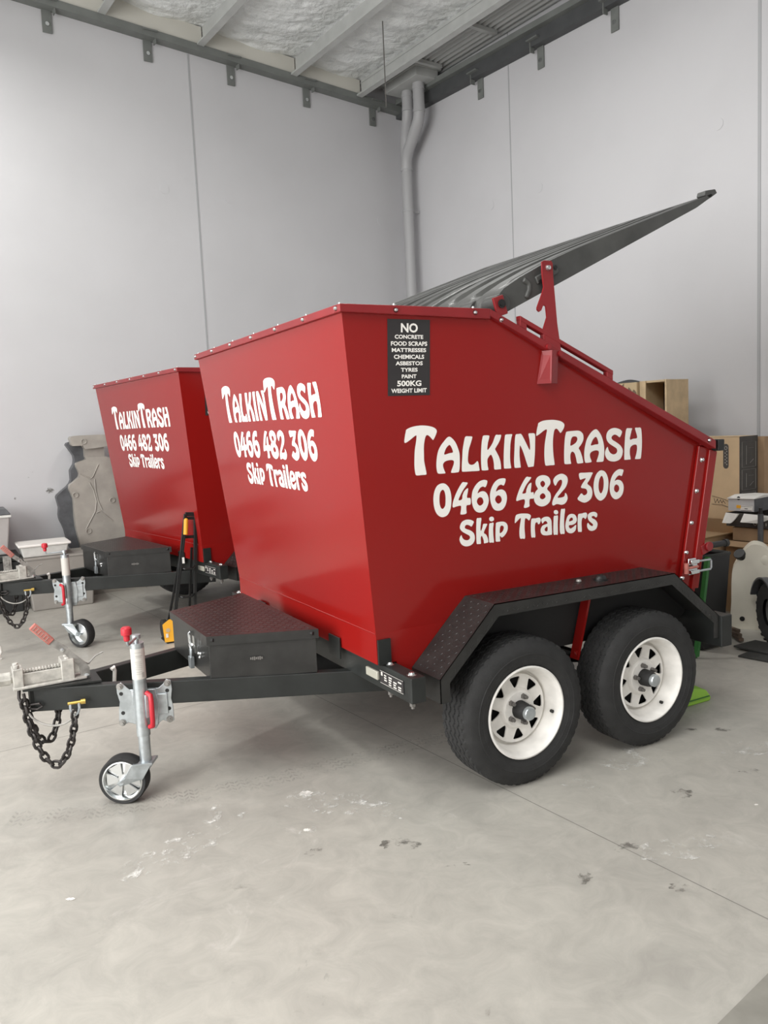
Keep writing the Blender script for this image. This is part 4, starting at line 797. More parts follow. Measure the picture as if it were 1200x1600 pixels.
# ---- jockey stand
JX, JY = -1.42, -.248
BRK = MB()
e = Vector((1,-.4228,0)).normalized(); nrm = Vector((-.4228,-1,0)).normalized()
c0 = Vector((-1.395, beam_y(-1.395), .408))
def bp(u, v, h): return c0+e*u+nrm*h+Vector((0,0,v))
outl = [(-.115,.095),(-.095,.105),(-.075,.085),(-.06,.070),(.06,.070),(.08,.085),(.095,.105),(.115,.10),(.118,.06),(.112,.02),(.118,-.02),(.118,-.08),(.10,-.090),(.07,-.075),(.055,-.085),(.04,-.110),(-.03,-.110),(-.045,-.085),(-.075,-.075),(-.10,-.085),(-.115,-.075),(-.112,-.02),(-.106,.02),(-.115,.06)]
BRK.prism([bp(u,v,.001) for u, v in outl], nrm*.005)
BRK.prism([bp(u,v,.004) for u, v in ((-.05,.07),(.05,.07),(.062,0),(.05,-.09),(-.035,-.09),(-.05,0))], nrm*.016)
BRK.obox(bp(.075,.0,.010), e*.022, nrm*.006, (0,0,.045))
JB = BRK.build('clamp_bracket', M_GALV, T, bevel=.003, smooth=30)
for u, v in ((-.10,.088),(.10,.088),(-.10,-.072),(.10,-.072)): sub(MB().lathe([(0,.016),(.006,.016),(.006,.010),(.011,.010),(.012,.004),(.015,.004),(.015,0)], bp(u,v,.006), nrm, 12), 'clamp_bolt', M_GALV2, JB)
for u, v in ((-.097,.055),(.097,.055),(-.095,-.03),(.100,-.025)): sub(MB().cyl(bp(u,v,.0055), bp(u,v,.0068), .0085, n=12), 'clamp_hole', M_UNDER, JB)
JS = MB().cyl((JX,JY,.29),(JX,JY,.690),.0285,n=24).cyl((JX,JY,.690),(JX,JY,.694),.030,n=24).build('jockey_stand', M_GALV, T, pivot=(JX,JY,0), smooth=40)
sub(MB().cyl((JX,JY,.15),(JX,JY,.32),.0245,n=24), 'inner_tube', M_GALV, JS)
sub(MB().cyl((JX,JY,.540),(JX,JY,.672),.0292,n=24,caps=False), 'maker_label', M_LBL, JS)
mb = MB(); rnd = random.Random(9)
for i, z in enumerate((.655,.640,.634,.615,.607,.599,.591,.583,.572,.563)):
    a0, a1 = -2.05-.30*rnd.random(), -1.35+.25*rnd.random(); h = .002 if i not in (1,) else .003
    mb.add([(JX+.0296*math.cos(a0+(a1-a0)*k/8), JY+.0296*math.sin(a0+(a1-a0)*k/8), z+dz) for dz in (0, h) for k in range(9)], [(k,k+1,k+10,k+9) for k in range(8)])
mb.add([(JX+.0296*math.cos(-1.35+.4*k/4), JY+.0296*math.sin(-1.35+.4*k/4), .548+dz) for dz in (0, .022) for k in range(5)], [(k,k+1,k+6,k+5) for k in range(4)])
sub(mb, 'label_print', M_LGREY, JS, smooth=0)
mb = MB().tube([(JX+.020,JY-.026,.478),(JX+.030,JY-.050,.470),(JX+.030,JY-.056,.45),(JX+.030,JY-.056,.36),(JX+.030,JY-.050,.338),(JX+.022,JY-.030,.330)], .0105, 10)
CH = sub(mb, 'clamp_handle', M_REDP, JB)
sub(MB().obox((JX+.022,JY-.024,.42), (.012,0,0), (0,.010,0), (0,0,.050)), 'clamp_boss', M_GALV, JB, bevel=.002)
# fork and wheel, trailing
wd_ = Vector((-.085,.042,0)); wa = Vector((-.50,-.866,0)).normalized(); wc_ = Vector((JX,JY,.103))+wd_
FK = MB().obox((JX-.004,JY,.172), Vector((.040,-.011,0)), wa*.042, (0,0,.006))
for sd in (1, -1):
    o_ = wa*(.039*sd)
    FK.prism([Vector((JX+.036,JY-.010,.178))+o_, Vector((JX-.046,JY+.013,.178))+o_, Vector((JX-.075,JY+.021,.125))+o_, wc_+Vector((-.020,.005,-.004))+o_, wc_+Vector((-.008,.002,-.020))+o_, wc_+Vector((.020,-.005,-.010))+o_, Vector((JX-.005,JY+.001,.11))+o_], wa*.004)
sub(FK, 'fork', M_GALV, JS, bevel=.0015, smooth=0)
WH = MB().lathe([(.083,-.032),(.098,-.034),(.103,-.027),(.103,.027),(.098,.034),(.083,.032)], wc_, wa, 48)
JW = sub(WH, 'jockey_wheel', M_RUB, JS)
mb = MB().lathe([(.084,.032),(.086,.034),(.081,.035),(.077,.026),(.074,.012),(.071,.004),(.030,.010),(.024,.018),(.0,.020)], wc_, wa, 40).lathe([(.084,-.032),(.081,-.035),(.077,-.024),(.071,-.004),(.0,-.016)], wc_, wa, 40)
ax = wa.orthogonal().normalized(); ay = wa.cross(ax)
for k in range(6):
    a = 2*PI*k/6+.3; q = ax*math.cos(a)+ay*math.sin(a); tq = wa.cross(q)
    mb.prism([wc_+wa*.012+q*.022+tq*.008, wc_+wa*.010+q*.072+tq*.028, wc_+wa*.010+q*.072-tq*.028, wc_+wa*.012+q*.022-tq*.008], wa*.008)
sub(mb, 'jockey_rim', M_CHROME, JS, smooth=25)
sub(MB().cyl(wc_-wa*.048, wc_+wa*.050, .011, n=12), 'axle_bolt', M_GALV, JS)
# crank
CK = MB().cyl((JX,JY,.692),(JX,JY,.722),.009,n=14).cyl((JX,JY,.712),(JX,JY,.728),.018,n=18).tube([(JX,JY-.004,.718),(JX-.050,JY-.100,.716),(JX-.056,JY-.110,.716),(JX-.059,JY-.115,.724),(JX-.060,JY-.117,.745)], .006, 10)
CRK = CK.build('crank', M_GALV, T, pivot=(JX,JY,0))
sub(MB().lathe([(0,.068),(.015,.066),(.021,.060),(.022,.046),(.021,.034),(.013,.030),(.012,.010),(.008,.006)], (JX-.060,JY-.117,.728), (0,0,1), 12), 'crank_knob', M_REDP, CRK, smooth=30)
# ---- the second trailer: a copy, parked behind, lid shut
SKIP = {'prop_arm'}
def copy_tree(o, parent=None, rec=None):
    c = o.copy(); COL.objects.link(c); c.parent = parent
    rec = {} if rec is None else rec
    rec[o.name] = c
    for ch in list(o.children):
        if ch.name.split('.')[0] not in SKIP: copy_tree(ch, c, rec)
    return rec
REC = copy_tree(T); T2 = REC[T.name]
T2['label'] = 'red skip trailer parked behind the first one, nearest the left wall, partly hidden'
T2.location = (.082, 3.201, 0); T2.rotation_euler.z = .134; T2.scale = (1.013,)*3
REC['lid'].rotation_euler.y = math.radians(48.2)
REC['jockey_stand'].rotation_euler.z = math.radians(150)
REC['crank'].rotation_euler.z = math.radians(-70)
REC['clamp_handle'].location.x -= .075; REC['clamp_boss'].location.x -= .055
W_room = W
def W(s, t, z): return W_room(s+.0913, t-.0623, z)     # positions measured from the pile, a hand's breadth off the wall
# ================================================================== things along the right wall (local x points to the right wall, local y to the left wall)
def rthing(name, label, cat, s, t, z=0.0, group=None, rz=0.0): return thing(name, label, cat, W(s, t, z), group, PHI+rz)
def carton(name, label, s0, s1, t0, t1, z0, z1, m, side=None, flaps=(), rz=0.0, cat='box', thick=.006):
    """open or closed carton; local box x 0..(s1-s0), y 0..(t1-t0) seen from its corner at (s1, t1)"""
    r = rthing(name, label, cat, s1, t1, z0, rz=rz); a, b, h = s1-s0, t1-t0, z1-z0
    mb = MB().box((0,0,0), (a,thick,h)).box((0,b-thick,0), (a,b,h)).box((0,thick,0), (thick,b-thick,h)).box((a-thick,thick,0), (a,b-thick,h)).box((thick,thick,0), (a-thick,b-thick,thick))
    mb.build('carton_body', m, r, smooth=0)
    for f in flaps:     # (edge, length, angle from horizontal outwards)
        e, L, an = f; an = math.radians(an); c_, s_ = math.cos(an)*L, math.sin(an)*L
        p = {'x0': [(0,0,h),(0,b,h),(-c_,b,h+s_),(-c_,0,h+s_)], 'x1': [(a,0,h),(a,b,h),(a+c_,b,h+s_),(a+c_,0,h+s_)], 'y0': [(0,0,h),(a,0,h),(a,-c_,h+s_),(0,-c_,h+s_)], 'y1': [(0,b,h),(a,b,h),(a,b+c_,h+s_),(0,b+c_,h+s_)]}[e]
        MB().prism(p, (0,0,.004)).build('flap', m, r, smooth=0)
    if side: MB().box((.0,-.003,.0), (a,-.0005,h)).build('printed_side', side, r, smooth=0)
    return r
# tall narrow carton with a dark printed side
r = carton('tall_carton', 'tall tan cardboard box with dark printed side standing against the right wall', .20, .45, 4.60, 5.025, 0, 1.345, M_CARD, M_DBOX, [('y0', .0, 0)][:0])
MB().box((.0,.0,1.340), (.25,.425,1.345)).build('top_flap', M_CARD, r, smooth=0)
lg = MB(); cy, cz_ = .115, 1.19
lp = [(cy+.024*math.cos(a), cz_+.075+.024*math.sin(a)) for a in [PI*i/10 for i in range(11)]]+[(cy+.024*math.cos(a), cz_-.075+.024*math.sin(a)) for a in [PI+PI*i/10 for i in range(11)]]
v, f = fill2d([lp]); lg.add([(-.0015, p[0], p[1]) for p in v], f); lg.build('printed_oval', M_DBOX, r, smooth=0, recalc=False)
lg = MB(); rnd = random.Random(3)
for i in range(9): lg.box((-.0025,cy-.012+.014*(i % 2),cz_-.07+.013*i), (-.002,cy-.004+.014*(i % 2),cz_-.061+.013*i))
lg.tube([(-.002,cy+.012*math.cos(a),cz_+.065+.012*math.sin(a)) for a in [2*PI*i/12 for i in range(12)]], .0018, 5, closed=True)
lg.build('oval_print', M_LGREY, r, smooth=0)
lg = MB()
for z0, z1 in ((1.10,1.30), (.92,1.08), (.74,.90), (.60,.72)):
    for a, b in (((.03,z0),(.22,z0)), ((.22,z0),(.22,z1)), ((.22,z1),(.03,z1)), ((.03,z1),(.03,z0)), ((.09,z0+.02),(.09,z1-.03)), ((.12,z1-.05),(.19,z1-.05)), ((.14,z0+.03),(.19,z0+.06))):
        lg.bar((a[0],-.0045,a[1]), (b[0],-.0045,b[1]), .0006, .003, (0,-1,0))
lg.build('side_drawings', M_LGREY, r, smooth=0)
lg = MB()
def ink(pts, w=.006):
    for a, b in zip(pts, pts[1:]): lg.bar((-.002,a[0],a[1]), (-.002,b[0],b[1]), .001, w, (1,0,0))
ink([(.24,.868),(.20,.86),(.12,.842),(.01,.80)]); ink([(.24,.80),(.15,.80),(.10,.785),(.05,.78)]); ink([(.22,.85),(.21,.81),(.19,.845),(.18,.81),(.165,.84),(.15,.81),(.14,.835),(.12,.81)], .004)
lg.build('front_line_print', M_INK, r, smooth=0)
carton('brown_carton', 'brown cardboard box behind the tall tan box, right against the wall', .03, .185, 4.62, 5.075, 0, 1.33, M_CARD2)
# crate and printed box showing over the trailer's sloping side
carton('storage_carton', 'brown carton under the open timber crate by the right wall', .08, .66, 3.70, 4.55, 0, 1.33, M_CARD2)
r = rthing('timber_crate', 'open pale timber crate seen above the sloping side of the red trailer', 'crate', .52, 4.41, 1.335)
mb = MB()
mb.box((0,0,0), (.30,.018,.50)); mb.box((0,.24,0), (.30,.258,.50)); mb.box((0,.018,.482), (.30,.24,.50)); mb.box((0,.018,0), (.30,.24,.018))
mb.build('crate_frame', M_PINE, r, bevel=.002, smooth=0)
MB().box((.285,.018,.018), (.297,.24,.482)).build('crate_back', M_PLY, r, smooth=0)
MB().box((-.014,.20,0), (0,.262,.50)).build('front_rail', M_PINE, r, bevel=.002, smooth=0)
r = carton('printed_box', 'cream and brown patterned box left of the timber crate on the right', .25, .56, 3.82, 4.14, 1.335, 1.83, M_CARDL)
rnd = random.Random(12); pm = MB()
for i in range(26):
    y, z = rnd.uniform(.02,.30), rnd.uniform(.03,.47); n_ = 9
    pts = [(y+rnd.uniform(.02,.05)*math.cos(2*PI*k/n_), z+rnd.uniform(.02,.05)*math.sin(2*PI*k/n_)) for k in range(n_)]
    pm.add([(-.0012-.0001*i, max(.002, min(.318, a)), max(.002, min(.493, b_))) for a, b_ in pts], [tuple(range(n_))])
pm.build('brown_patches', M_BOARD, r, smooth=0)
r = rthing('black_cloth', 'black cloth lying on the patterned box beside the timber crate', 'cloth', .545, 4.10, 1.83)
MB().grid(lambda u, v: (.02+.26*u, .06+.22*v, .004+.022*math.sin(PI*u)*math.sin(PI*v)*(1+.4*math.sin(9*u+7*v))), 20, 20).build('cloth_sheet', M_BLACK, r).modifiers.new('thickness', 'SOLIDIFY').thickness = .004
# pile of cartons and shoe boxes
carton('open_carton', 'large open tan carton at the front of the cardboard pile', .50, 1.00, 4.62, 5.02, 0, .58, M_CARD, None, [('x0', .20, 62), ('y0', .07, 25), ('x1', .14, 120)])
carton('brown_open_carton', 'brown carton with its front flap hanging out, under the white flapped box', .28, .70, 5.07, 5.52, 0, .555, M_CARD2, None, [('x0', .06, -35), ('y0', .24, 38)])
r = carton('flapped_box', 'dark printed box with white inner flaps folded out, under the grey shoe box', .34, .71, 5.08, 5.50, .672, .775, M_DBOX)
mb = MB()
def wflap(y0, y1, drop, bulge): 
    out = []; n_ = 10
    for i in range(n_+1):
        y = y0+(y1-y0)*i/n_; k = i/n_
        out.append((-.006-.03*math.sin(k*PI/2), y, .103))
    low = [(-.02-.035, y0+(y1-y0)*i/n_, .103-drop*min(1, (1-i/n_)*2.2)**.6) for i in range(n_, -1, -1)]
    return out+low
mb.prism(wflap(.27,.02,.06,0), (-.003,0,0)); mb.prism(wflap(.42,.29,.075,0), (-.003,0,0))
mb.build('white_flap', M_PAPER, r, smooth=0)
mb = MB(); put_text(mb, 'L', .155, .135, .018, .048, lambda x, z: (-.0015, x, z), .03)
for i in range(3): mb.box((-.002,.115-.022*i,.020), (-.0012,.127-.022*i,.024+.018*(i == 1)))
mb.tube([(-.0015,.185+.014*math.cos(a),.034+.014*math.sin(a)) for a in [2*PI*i/12 for i in range(12)]], .0022, 5, closed=True)
mb.build('box_print', M_LGREY, r, smooth=0, recalc=False)
MB().box((.015,.015,.0), (.365,.405,.012)).build('box_lining', M_PAPER, r, smooth=0)
tag(MB().obox(W(.50,5.31,.613), DX*.19, DY*.19, (0,0,.052)).build('folded_carton', M_CARD2, bevel=.004, smooth=0), 'folded brown carton wedged under the white flapped box', 'box')
r = carton('shoe_box', 'pale grey shoe box with yellow and white label on top of the pile', .36, .70, 5.09, 5.30, .79, .89, M_GBOX, M_TANKD)
MB().prism([(-.012,-.01,.098), (-.012,.215,.092), (.10,.22,.112), (.34,.20,.104), (.34,-.01,.104), (.10,-.015,.118)], (0,0,.004)).build('loose_lid_paper', M_PAPER, r, smooth=0)
MB().box((-.002,.012,.006), (-.0005,.11,.042)).build('white_label', M_PAPER, r, smooth=0)
MB().box((-.0022,.105,.022), (-.0005,.142,.045)).build('yellow_label', M_YEL, r, smooth=0)
MB().box((-.003,.018,.006), (-.0021,.108,.0095)).box((-.003,.018,.036), (-.0021,.108,.038)).box((-.003,.05,.018), (-.0021,.075,.024)).build('label_print', M_INK, r, smooth=0)
MB().cyl((-.0015,.125,.098),(-.0005,.125,.098),.014,n=16).build('finger_hole', M_BLACK, r)
# cord, tube, pole
tag(MB().tube([W(1.02,4.86,.74), W(1.03,4.90,.745), W(1.035,4.95,.72), W(1.035,4.985,.66), W(1.035,4.97,.635), W(1.035,4.955,.62)], .0055, 8).ball(W(1.035,4.952,.612), .015, 10).build('rope_end', M_PAPER), 'short white rope hooked over the front of the tan open carton', 'rope')
tag(MB().cyl(W(1.06,5.03,.56), W(1.12,5.26,.47), .028, n=20).build('cardboard_tube', M_CARDL), 'pale cardboard tube beside the rear end of the red trailer', 'tube')
r = rthing('black_pole', 'dark grey pole rising behind the milky plastic tank', 'pole', .79, 5.405)
MB().cyl((0,0,0), (0,0,.79), .020, n=18).build('lower_tube', M_TANKD, r); MB().cyl((0,0,.785), (0,0,.835), .013, n=16).build('upper_tube', M_BLACK, r)
# milky tank
def facing(s, t):
    p = W(s, t, 0); d = Vector((p.x-CAM.x, p.y-CAM.y, 0)); return p, math.atan2(-d.x, d.y)
p, a = facing(.98, 5.48)
r = thing('plastic_tank', 'milky white plastic tank with black cap standing by the right wall', 'tank', p, rz=a)
ol = [(-.152,.004),(-.156,.20),(-.152,.40),(-.125,.475),(-.085,.545),(-.03,.605),(.03,.605),(.075,.575),(.12,.50),(.165,.40),(.185,.30),(.185,.02),(.10,.0),(0,.0)]
v, f = fill2d([smooth_loop(ol, 3)], .095)
MB().add([(q[0], q[2], q[1]) for q in v], f).build('tank_body', M_JUG, r, bevel=.030, smooth=50)
MB().obox((.135,-.094,.30), (.045,0,0), (0,.008,0), (0,0,.10)).build('side_panel', M_JUG, r, bevel=.007)
MB().ball((.06,-.062,.50), .055, 18, (1.0,.7,1.3)).build('grip_bulge', M_JUG, r)
MB().cyl((-.080,-.05,.500), (-.100,-.085,.535), .036, n=24).cyl((-.098,-.081,.532), (-.106,-.095,.546), .040, n=24).build('screw_cap', M_BLACK, r, bevel=.003)
MB().cyl((-.085,-.088,.075), (-.085,-.104,.075), .017, n=20).build('drain_plug', M_BLACK, r, bevel=.002)
# white board behind the dark bin
r = rthing('white_board', 'white and grey printed carton piece leaning left of the milky tank', 'card', 1.16, 5.17)
MB().prism([(0,-.10,.16), (0,.14,.10), (0,.14,.46), (0,-.10,.44)], (.015,0,0)).build('board', M_PAPER, r, smooth=0)
MB().prism([(-.002,-.10,.17), (-.002,.14,.11), (-.002,.14,.30), (-.002,-.10,.37)], (.001,0,0)).build('grey_print', M_GBOX, r, smooth=0)
MB().prism([(.03,-.12,0), (.03,.2,0), (.03,.2,.22), (.03,-.12,.17)], (.02,0,0)).build('lower_card', M_CARD, r, smooth=0)
# dark plastic bin with a green leg, behind the rear wheel
r = thing('black_bin', 'black plastic bin with green metal leg behind the rear of the red trailer', 'bin', (2.15,-.16,0))
MB().add([(.02,0,.02),(.20,0,.02),(.20,.34,.02),(.02,.34,.02),(0,-.02,.62),(.24,-.02,.62),(.24,.38,.62),(0,.38,.62)], [(0,3,2,1),(0,1,5,4),(1,2,6,5),(2,3,7,6),(3,0,4,7)]).build('bin_shell', M_BLACK, r, smooth=0).modifiers.new('thickness', 'SOLIDIFY').thickness = -.006
MB().tube([(0,-.02,.625),(.24,-.02,.625),(.24,.38,.625),(0,.38,.625)], .014, 8, closed=True).build('rolled_rim', M_MAT, r)
MB().bar((.012,-.040,.63), (-.14,-.075,.012), .022, .030, (0,1,0)).bar((.012,.40,.63), (-.14,.42,.012), .022, .030, (0,1,0)).bar((-.14,-.075,.012), (-.14,.42,.012), .024, .022).build('green_leg', M_GREEN, r, smooth=0)
r = thing('lime_block', 'lime green plastic block on the floor behind the rear wheel', 'block', (1.16,-.80,0))
MB().prism([(0,0,0), (.29,.0,0), (.30,.0,.02), (.285,.02,.055), (.20,.03,.075), (0,.03,.085)], (.02,.13,0)).build('block_body', M_LIME, r, bevel=.006, smooth=0)
MB().box((.02,-.003,.026), (.285,.002,.030)).build('block_seam', M_GREEN, r, smooth=0)
# mower wheel at the right edge, rubber mats, timber
p, a = facing(1.24, 5.80)
r = thing('mower_wheel', 'chunky black tyre under a grey plastic guard at the right edge', 'wheel', p, rz=a+.35)
ty = MB().lathe([(.09,-.07),(.17,-.085),(.195,-.07),(.202,-.03),(.202,.03),(.195,.07),(.17,.085),(.09,.07)], (0,0,.202), (1,0,0), 48)
for k in range(22):
    an = 2*PI*k/22; c, s_ = math.cos(an), math.sin(an)
    for sd in (-1, 1): ty.obox((.035*sd,.203*c,.202+.203*s_), Vector((.040*sd,-.022*s_,.022*c)), Vector((0,-s_,c))*.009, Vector((0,c,s_))*.006)
ty.build('tyre', M_RUB, r, smooth=30)
MB().cyl((-.05,0,.202), (.05,0,.202), .092, n=28).build('wheel_disc', M_GALV2, r)
gp = [(-.0, .235*math.cos(math.radians(q)), .202+.235*math.sin(math.radians(q))) for q in range(20, 175, 8)]
MB().prism([(-.11, y, z) for _, y, z in gp]+[(-.11, y*.95, .202+(z-.202)*.95) for _, y, z in reversed(gp)], (.22,0,0)).build('plastic_guard', M_TANKD, r, smooth=35)
MB().bar((.0,0,.202), (.24,0,.24), .04, .04).build('axle_stub', M_BLACK, r)
for lab, pts, z in (('lower dark rubber mat sticking out under the other mat at the right edge', ((1.74,5.82),(1.40,5.80),(1.40,6.5),(1.66,6.6)), .0), ('upper dark rubber mat on the floor at the right edge with pale sticks on it', ((1.60,5.70),(1.38,5.72),(1.38,6.4),(1.62,6.45)), .013)):
    tag(MB().prism([W(s, t, z) for s, t in pts], (0,0,.012)).build('rubber_mat', M_MAT, bevel=.003, smooth=0), lab, 'mat', 'rubber mats')
for i, lab in enumerate(('pale stick on the rubber mat, nearer the camera', 'pale stick on the rubber mat, farther from the camera')):
    tag(MB().bar(W(1.47-.05*i,5.90+.03*i,.032), W(1.30-.05*i,6.16+.03*i,.032), .012, .012).build('pale_stick', M_PINE, smooth=0), lab, 'stick', 'pale sticks')
tb = MB(); 
for i in range(3): tb.bar(W(1.20+.02*i,5.34-.02*i,.03+.012*i), W(1.44-.03*i,5.66-.03*i,.022+.02*i), .030, .022)
tag(tb.build('old_timber', M_WOOD, bevel=.003, smooth=0), 'rough dark piece of timber on the floor before the milky tank', 'timber')
# ================================================================== things along the left wall
ox, oy, oz = -.86, 4.93, 0.0
r = thing('moulded_tank', 'grey moulded plastic panel tank leaning upright against the left wall', 'tank', (ox, oy, oz))
def tp(X, Y): return (-.948+.00766*(90+X/8-118)-ox+.02, .592+(840-(660+Y/8))*.00631)
def plate(pts, y0, y1, name, m, bev, sm=2):
    q = [tp(*p) for p in pts]; q = smooth_loop(q, sm) if sm else q
    v, f = fill2d([q], (y1-y0)/2); c = (y0+y1)/2
    return MB().add([(a, c+b_, z) for a, z, b_ in v], f).build(name, m, r, bevel=bev, smooth=40)
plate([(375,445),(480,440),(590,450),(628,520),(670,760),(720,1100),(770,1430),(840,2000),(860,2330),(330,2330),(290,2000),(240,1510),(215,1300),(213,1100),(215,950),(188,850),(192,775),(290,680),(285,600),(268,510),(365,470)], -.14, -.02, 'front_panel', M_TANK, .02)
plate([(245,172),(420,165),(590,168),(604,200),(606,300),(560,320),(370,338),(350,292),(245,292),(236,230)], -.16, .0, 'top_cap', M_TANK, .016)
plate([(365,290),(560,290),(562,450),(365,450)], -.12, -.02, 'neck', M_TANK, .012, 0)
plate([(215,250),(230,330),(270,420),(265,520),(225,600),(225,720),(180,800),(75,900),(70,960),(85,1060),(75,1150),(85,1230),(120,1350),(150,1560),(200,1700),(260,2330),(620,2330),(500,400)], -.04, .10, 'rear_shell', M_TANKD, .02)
mb = MB()
for L in ([(300,640),(400,712),(425,690),(490,535)], [(385,760),(420,860),(440,1000),(420,1130),(310,1350)], [(470,1130),(430,1150)], [(470,1130),(590,1275)], [(440,720),(440,860),(455,1000),(490,1120)]):
    mb.tube([(tp(*p)[0], -.141, tp(*p)[1]) for p in L], .0065, 8)
mb.build('raised_ribs', M_TANK, r)
for X, Y in ((360,242), (238,905), (600,1005), (338,1372)):
    x, z = tp(X, Y); MB().lathe([(.030,.0),(.027,.008),(.021,.008),(.018,-.004),(0,-.004)], (x, -.141 if Y > 300 else -.161, z), (0,-1,0), 20).build('round_boss', M_TANK, r)
# black trunk, grey tubs
r = thing('tool_case', 'black case at the left edge under the grey tub', 'case', (-2.30,4.42,0))
MB().box((0,0,0), (.80,.48,.47)).build('case_body', M_UNDER, r, bevel=.01, smooth=0)
MB().box((-.01,-.012,.475), (.81,.49,.525)).build('case_lid', M_GREY, r, bevel=.008, smooth=0)
MB().box((.66,-.024,.40), (.73,-.012,.53)).box((.68,-.03,.44), (.71,-.022,.50)).build('case_latch', M_GALV2, r, bevel=.002, smooth=0)
r = thing('grey_tub', 'pale grey tub with dark lid at the left edge against the wall', 'tub', (-2.24,4.52,.527))
MB().add([(.04,.02,0),(.655,.02,0),(.655,.36,0),(.04,.36,0),(0,0,.36),(.70,0,.36),(.70,.38,.36),(0,.38,.36)], [(0,3,2,1),(4,5,6,7),(0,1,5,4),(1,2,6,5),(2,3,7,6),(3,0,4,7)]).build('tub_body', M_TUB, r, bevel=.012, smooth=0)
MB().box((-.012,-.012,.345), (.712,.392,.368)).build('tub_rim', M_CLEAR, r, bevel=.005, smooth=0)
MB().add([(-.012,-.012,.370),(.712,-.012,.370),(.712,.392,.370),(-.012,.392,.370),(.02,.02,.425),(.675,.02,.425),(.675,.36,.425),(.02,.36,.425)], [(0,3,2,1),(4,5,6,7),(0,1,5,4),(1,2,6,5),(2,3,7,6),(3,0,4,7)]).build('dark_lid', M_TANKD, r, bevel=.008, smooth=0)
r = thing('storage_tub', 'warm grey plastic tub standing behind the second trailer drawbar', 'tub', (-1.46,4.30,0))
MB().add([(.03,.02,0),(.56,.02,0),(.56,.40,0),(.03,.40,0),(0,0,.49),(.60,0,.49),(.60,.42,.49),(0,.42,.49)], [(0,3,2,1),(4,5,6,7),(0,1,5,4),(1,2,6,5),(2,3,7,6),(3,0,4,7)]).build('tub_body', M_TUB2, r, bevel=.012, smooth=0)
MB().box((-.012,-.012,.478), (.612,.432,.498)).build('tub_rim', M_TUB2, r, bevel=.005, smooth=0)
r = thing('clear_tub', 'cloudy plastic container with white lid on the warm grey tub', 'container', (-1.50,4.33,.500))
MB().add([(.03,.02,0),(.40,.02,0),(.40,.34,0),(.03,.34,0),(.01,0,.10),(.425,0,.10),(.425,.36,.10),(.01,.36,.10)], [(0,3,2,1),(4,5,6,7),(0,1,5,4),(1,2,6,5),(2,3,7,6),(3,0,4,7)]).build('container_body', M_CLEAR, r, bevel=.01, smooth=0)
MB().box((-.01,-.02,.098), (.445,.38,.120)).build('container_lid', M_PAPER, r, bevel=.008, smooth=0)
# hand truck with yellow sleeve between the trailers
r = thing('hand_truck', 'black folding hand truck with yellow grip standing behind the front toolbox', 'hand truck', (-.565,2.33,0))
tl_, bl_, tr_, br_ = Vector((.073,.0,.965)), Vector((-.078,.06,.02)), Vector((.150,.0,.958)), Vector((.095,.06,.02))
MB().bar(bl_, tl_, .020, .024, (0,1,0)).bar(br_, tr_, .022, .026, (0,1,0)).bar(tl_, tr_, .022, .030).build('frame', M_BLACK, r, bevel=.002, smooth=0)
MB().bar((-.105,.16,.02), (.045,.06,.70), .016, .018, (0,1,0)).bar((.075,.16,.02), (.120,.06,.70), .016, .018, (0,1,0)).build('folding_legs', M_BLACK, r, smooth=0)
mb = MB()
for z in (.935, .79): 
    k = z/.965; MB().bar(bl_.lerp(tl_, k), br_.lerp(tr_, k), .010, .022).build('crossbar', M_BLACK, r)
for z in (.56, .34, .14):
    k = z/.965; a, b_ = bl_.lerp(tl_, k), br_.lerp(tr_, k)
    MB().tube([a, a.lerp(b_, .25)+Vector((0,-.035,-.015)), a.lerp(b_, .75)+Vector((0,-.035,-.015)), b_], .009, 8).build('crossbar', M_BLACK, r)
MB().bar((.062,-.022,.86), (-.045,.02,.22), .012, .012, (0,1,0)).build('handle_tube', M_BLACK, r, smooth=0)
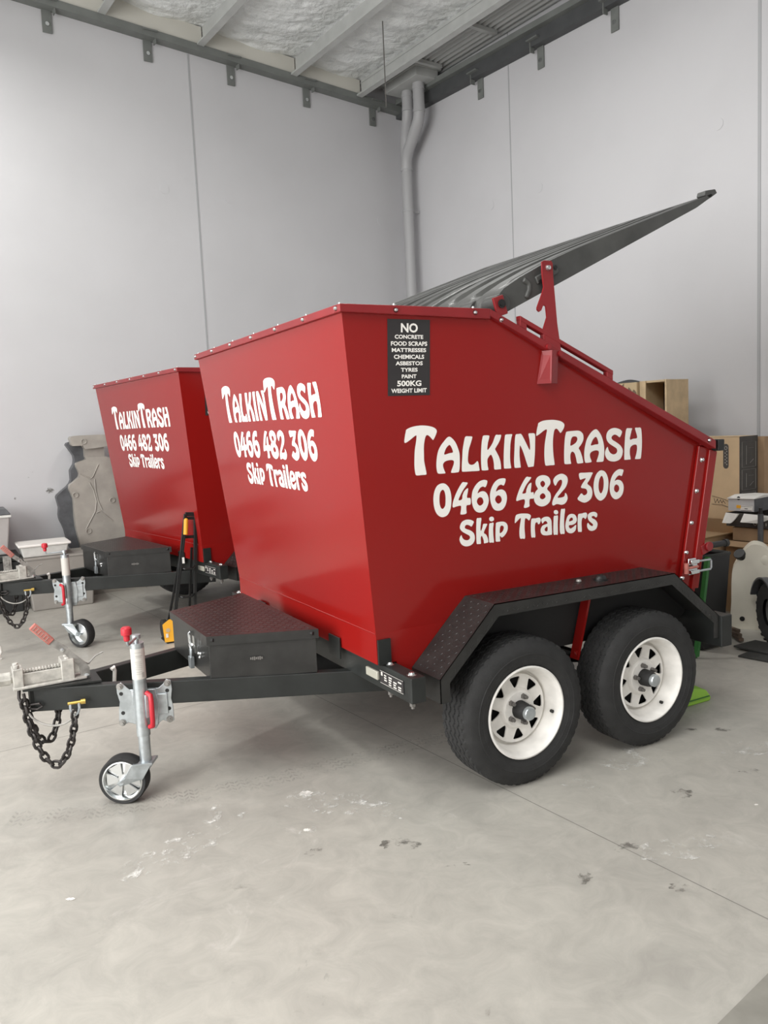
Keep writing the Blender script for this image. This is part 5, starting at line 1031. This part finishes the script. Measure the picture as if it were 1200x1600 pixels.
MB().cyl((.0705,-.022,.92), (.060,-.020,.815), .017, n=16).ball((.0705,-.022,.92), .017, 12).build('hand_grip', M_YGRIP, r)
MB().box((.020,-.026,.60), (.036,-.022,.645)).build('white_tag', M_PAPER, r, smooth=0)
mb = MB().box((-.13,.015,.0), (.12,.20,.012)); mb.build('toe_plate', M_BLACK, r, bevel=.002, smooth=0)
for sd in (-.10, .10): MB().cyl((sd-.018,.20,.075), (sd+.018,.20,.075), .073, n=28).build('truck_wheel', M_RUB, r, bevel=.006)
MB().prism([(-.145,.012,.014), (.10,-.02,.014), (.10,-.02,.17), (-.105,.005,.185), (-.155,.012,.15)], (.002,.006,0)).build('yellow_sleeve', M_YEL, r, smooth=0)
mb = MB().cyl((-.118,.0055,.105), (-.118,.003,.105), .016, n=16); mb.build('sleeve_print', M_CARDL, r)
MB().box((-.135,.003,.05), (-.118,.006,.08)).build('sleeve_label', M_PAPER, r, smooth=0)
tag(MB().tube([(-1.90,2.72,.115), (-1.845,2.71,.108), (-1.812,2.705,.085), (-1.806,2.705,.055), (-1.82,2.70,.03), (-1.83,2.70,.008)], .013, 10).cyl((-1.83,2.70,.0),(-1.83,2.70,.008),.03,n=14).build('white_hook', M_PAPER), 'white curved hook end on the floor at the left edge', 'hook')
# scuffs on the left wall
for i, (s, z, rx, rz_) in enumerate(((4.72,1.22,.03,.02), (4.69,1.26,.025,.012), (4.53,1.06,.045,.04), (4.86,1.01,.015,.015), (4.60,.82,.012,.015))):
    rnd = random.Random(i); n_ = 14
    structure(MB().add([W_room(.09+s+rx*(.6+.4*rnd.random())*math.cos(2*PI*k/n_), .0012, z+rz_*(.6+.4*rnd.random())*math.sin(2*PI*k/n_)) for k in range(n_)], [tuple(range(n_))]), 'wall_scuff', M_OIL, wl, smooth=0)
# darker slab patch at the lower right corner
structure(MB().add([(-.56,-2.42,.0009), (-.18,-2.345,.0009), (.5,-3.2,.0009), (-.2,-3.6,.0009)], [(0,1,2,3)]), 'floor_patch', mat('worn_concrete', (.25,.24,.21), .6, vary=.12, vscale=8), floor, smooth=0)
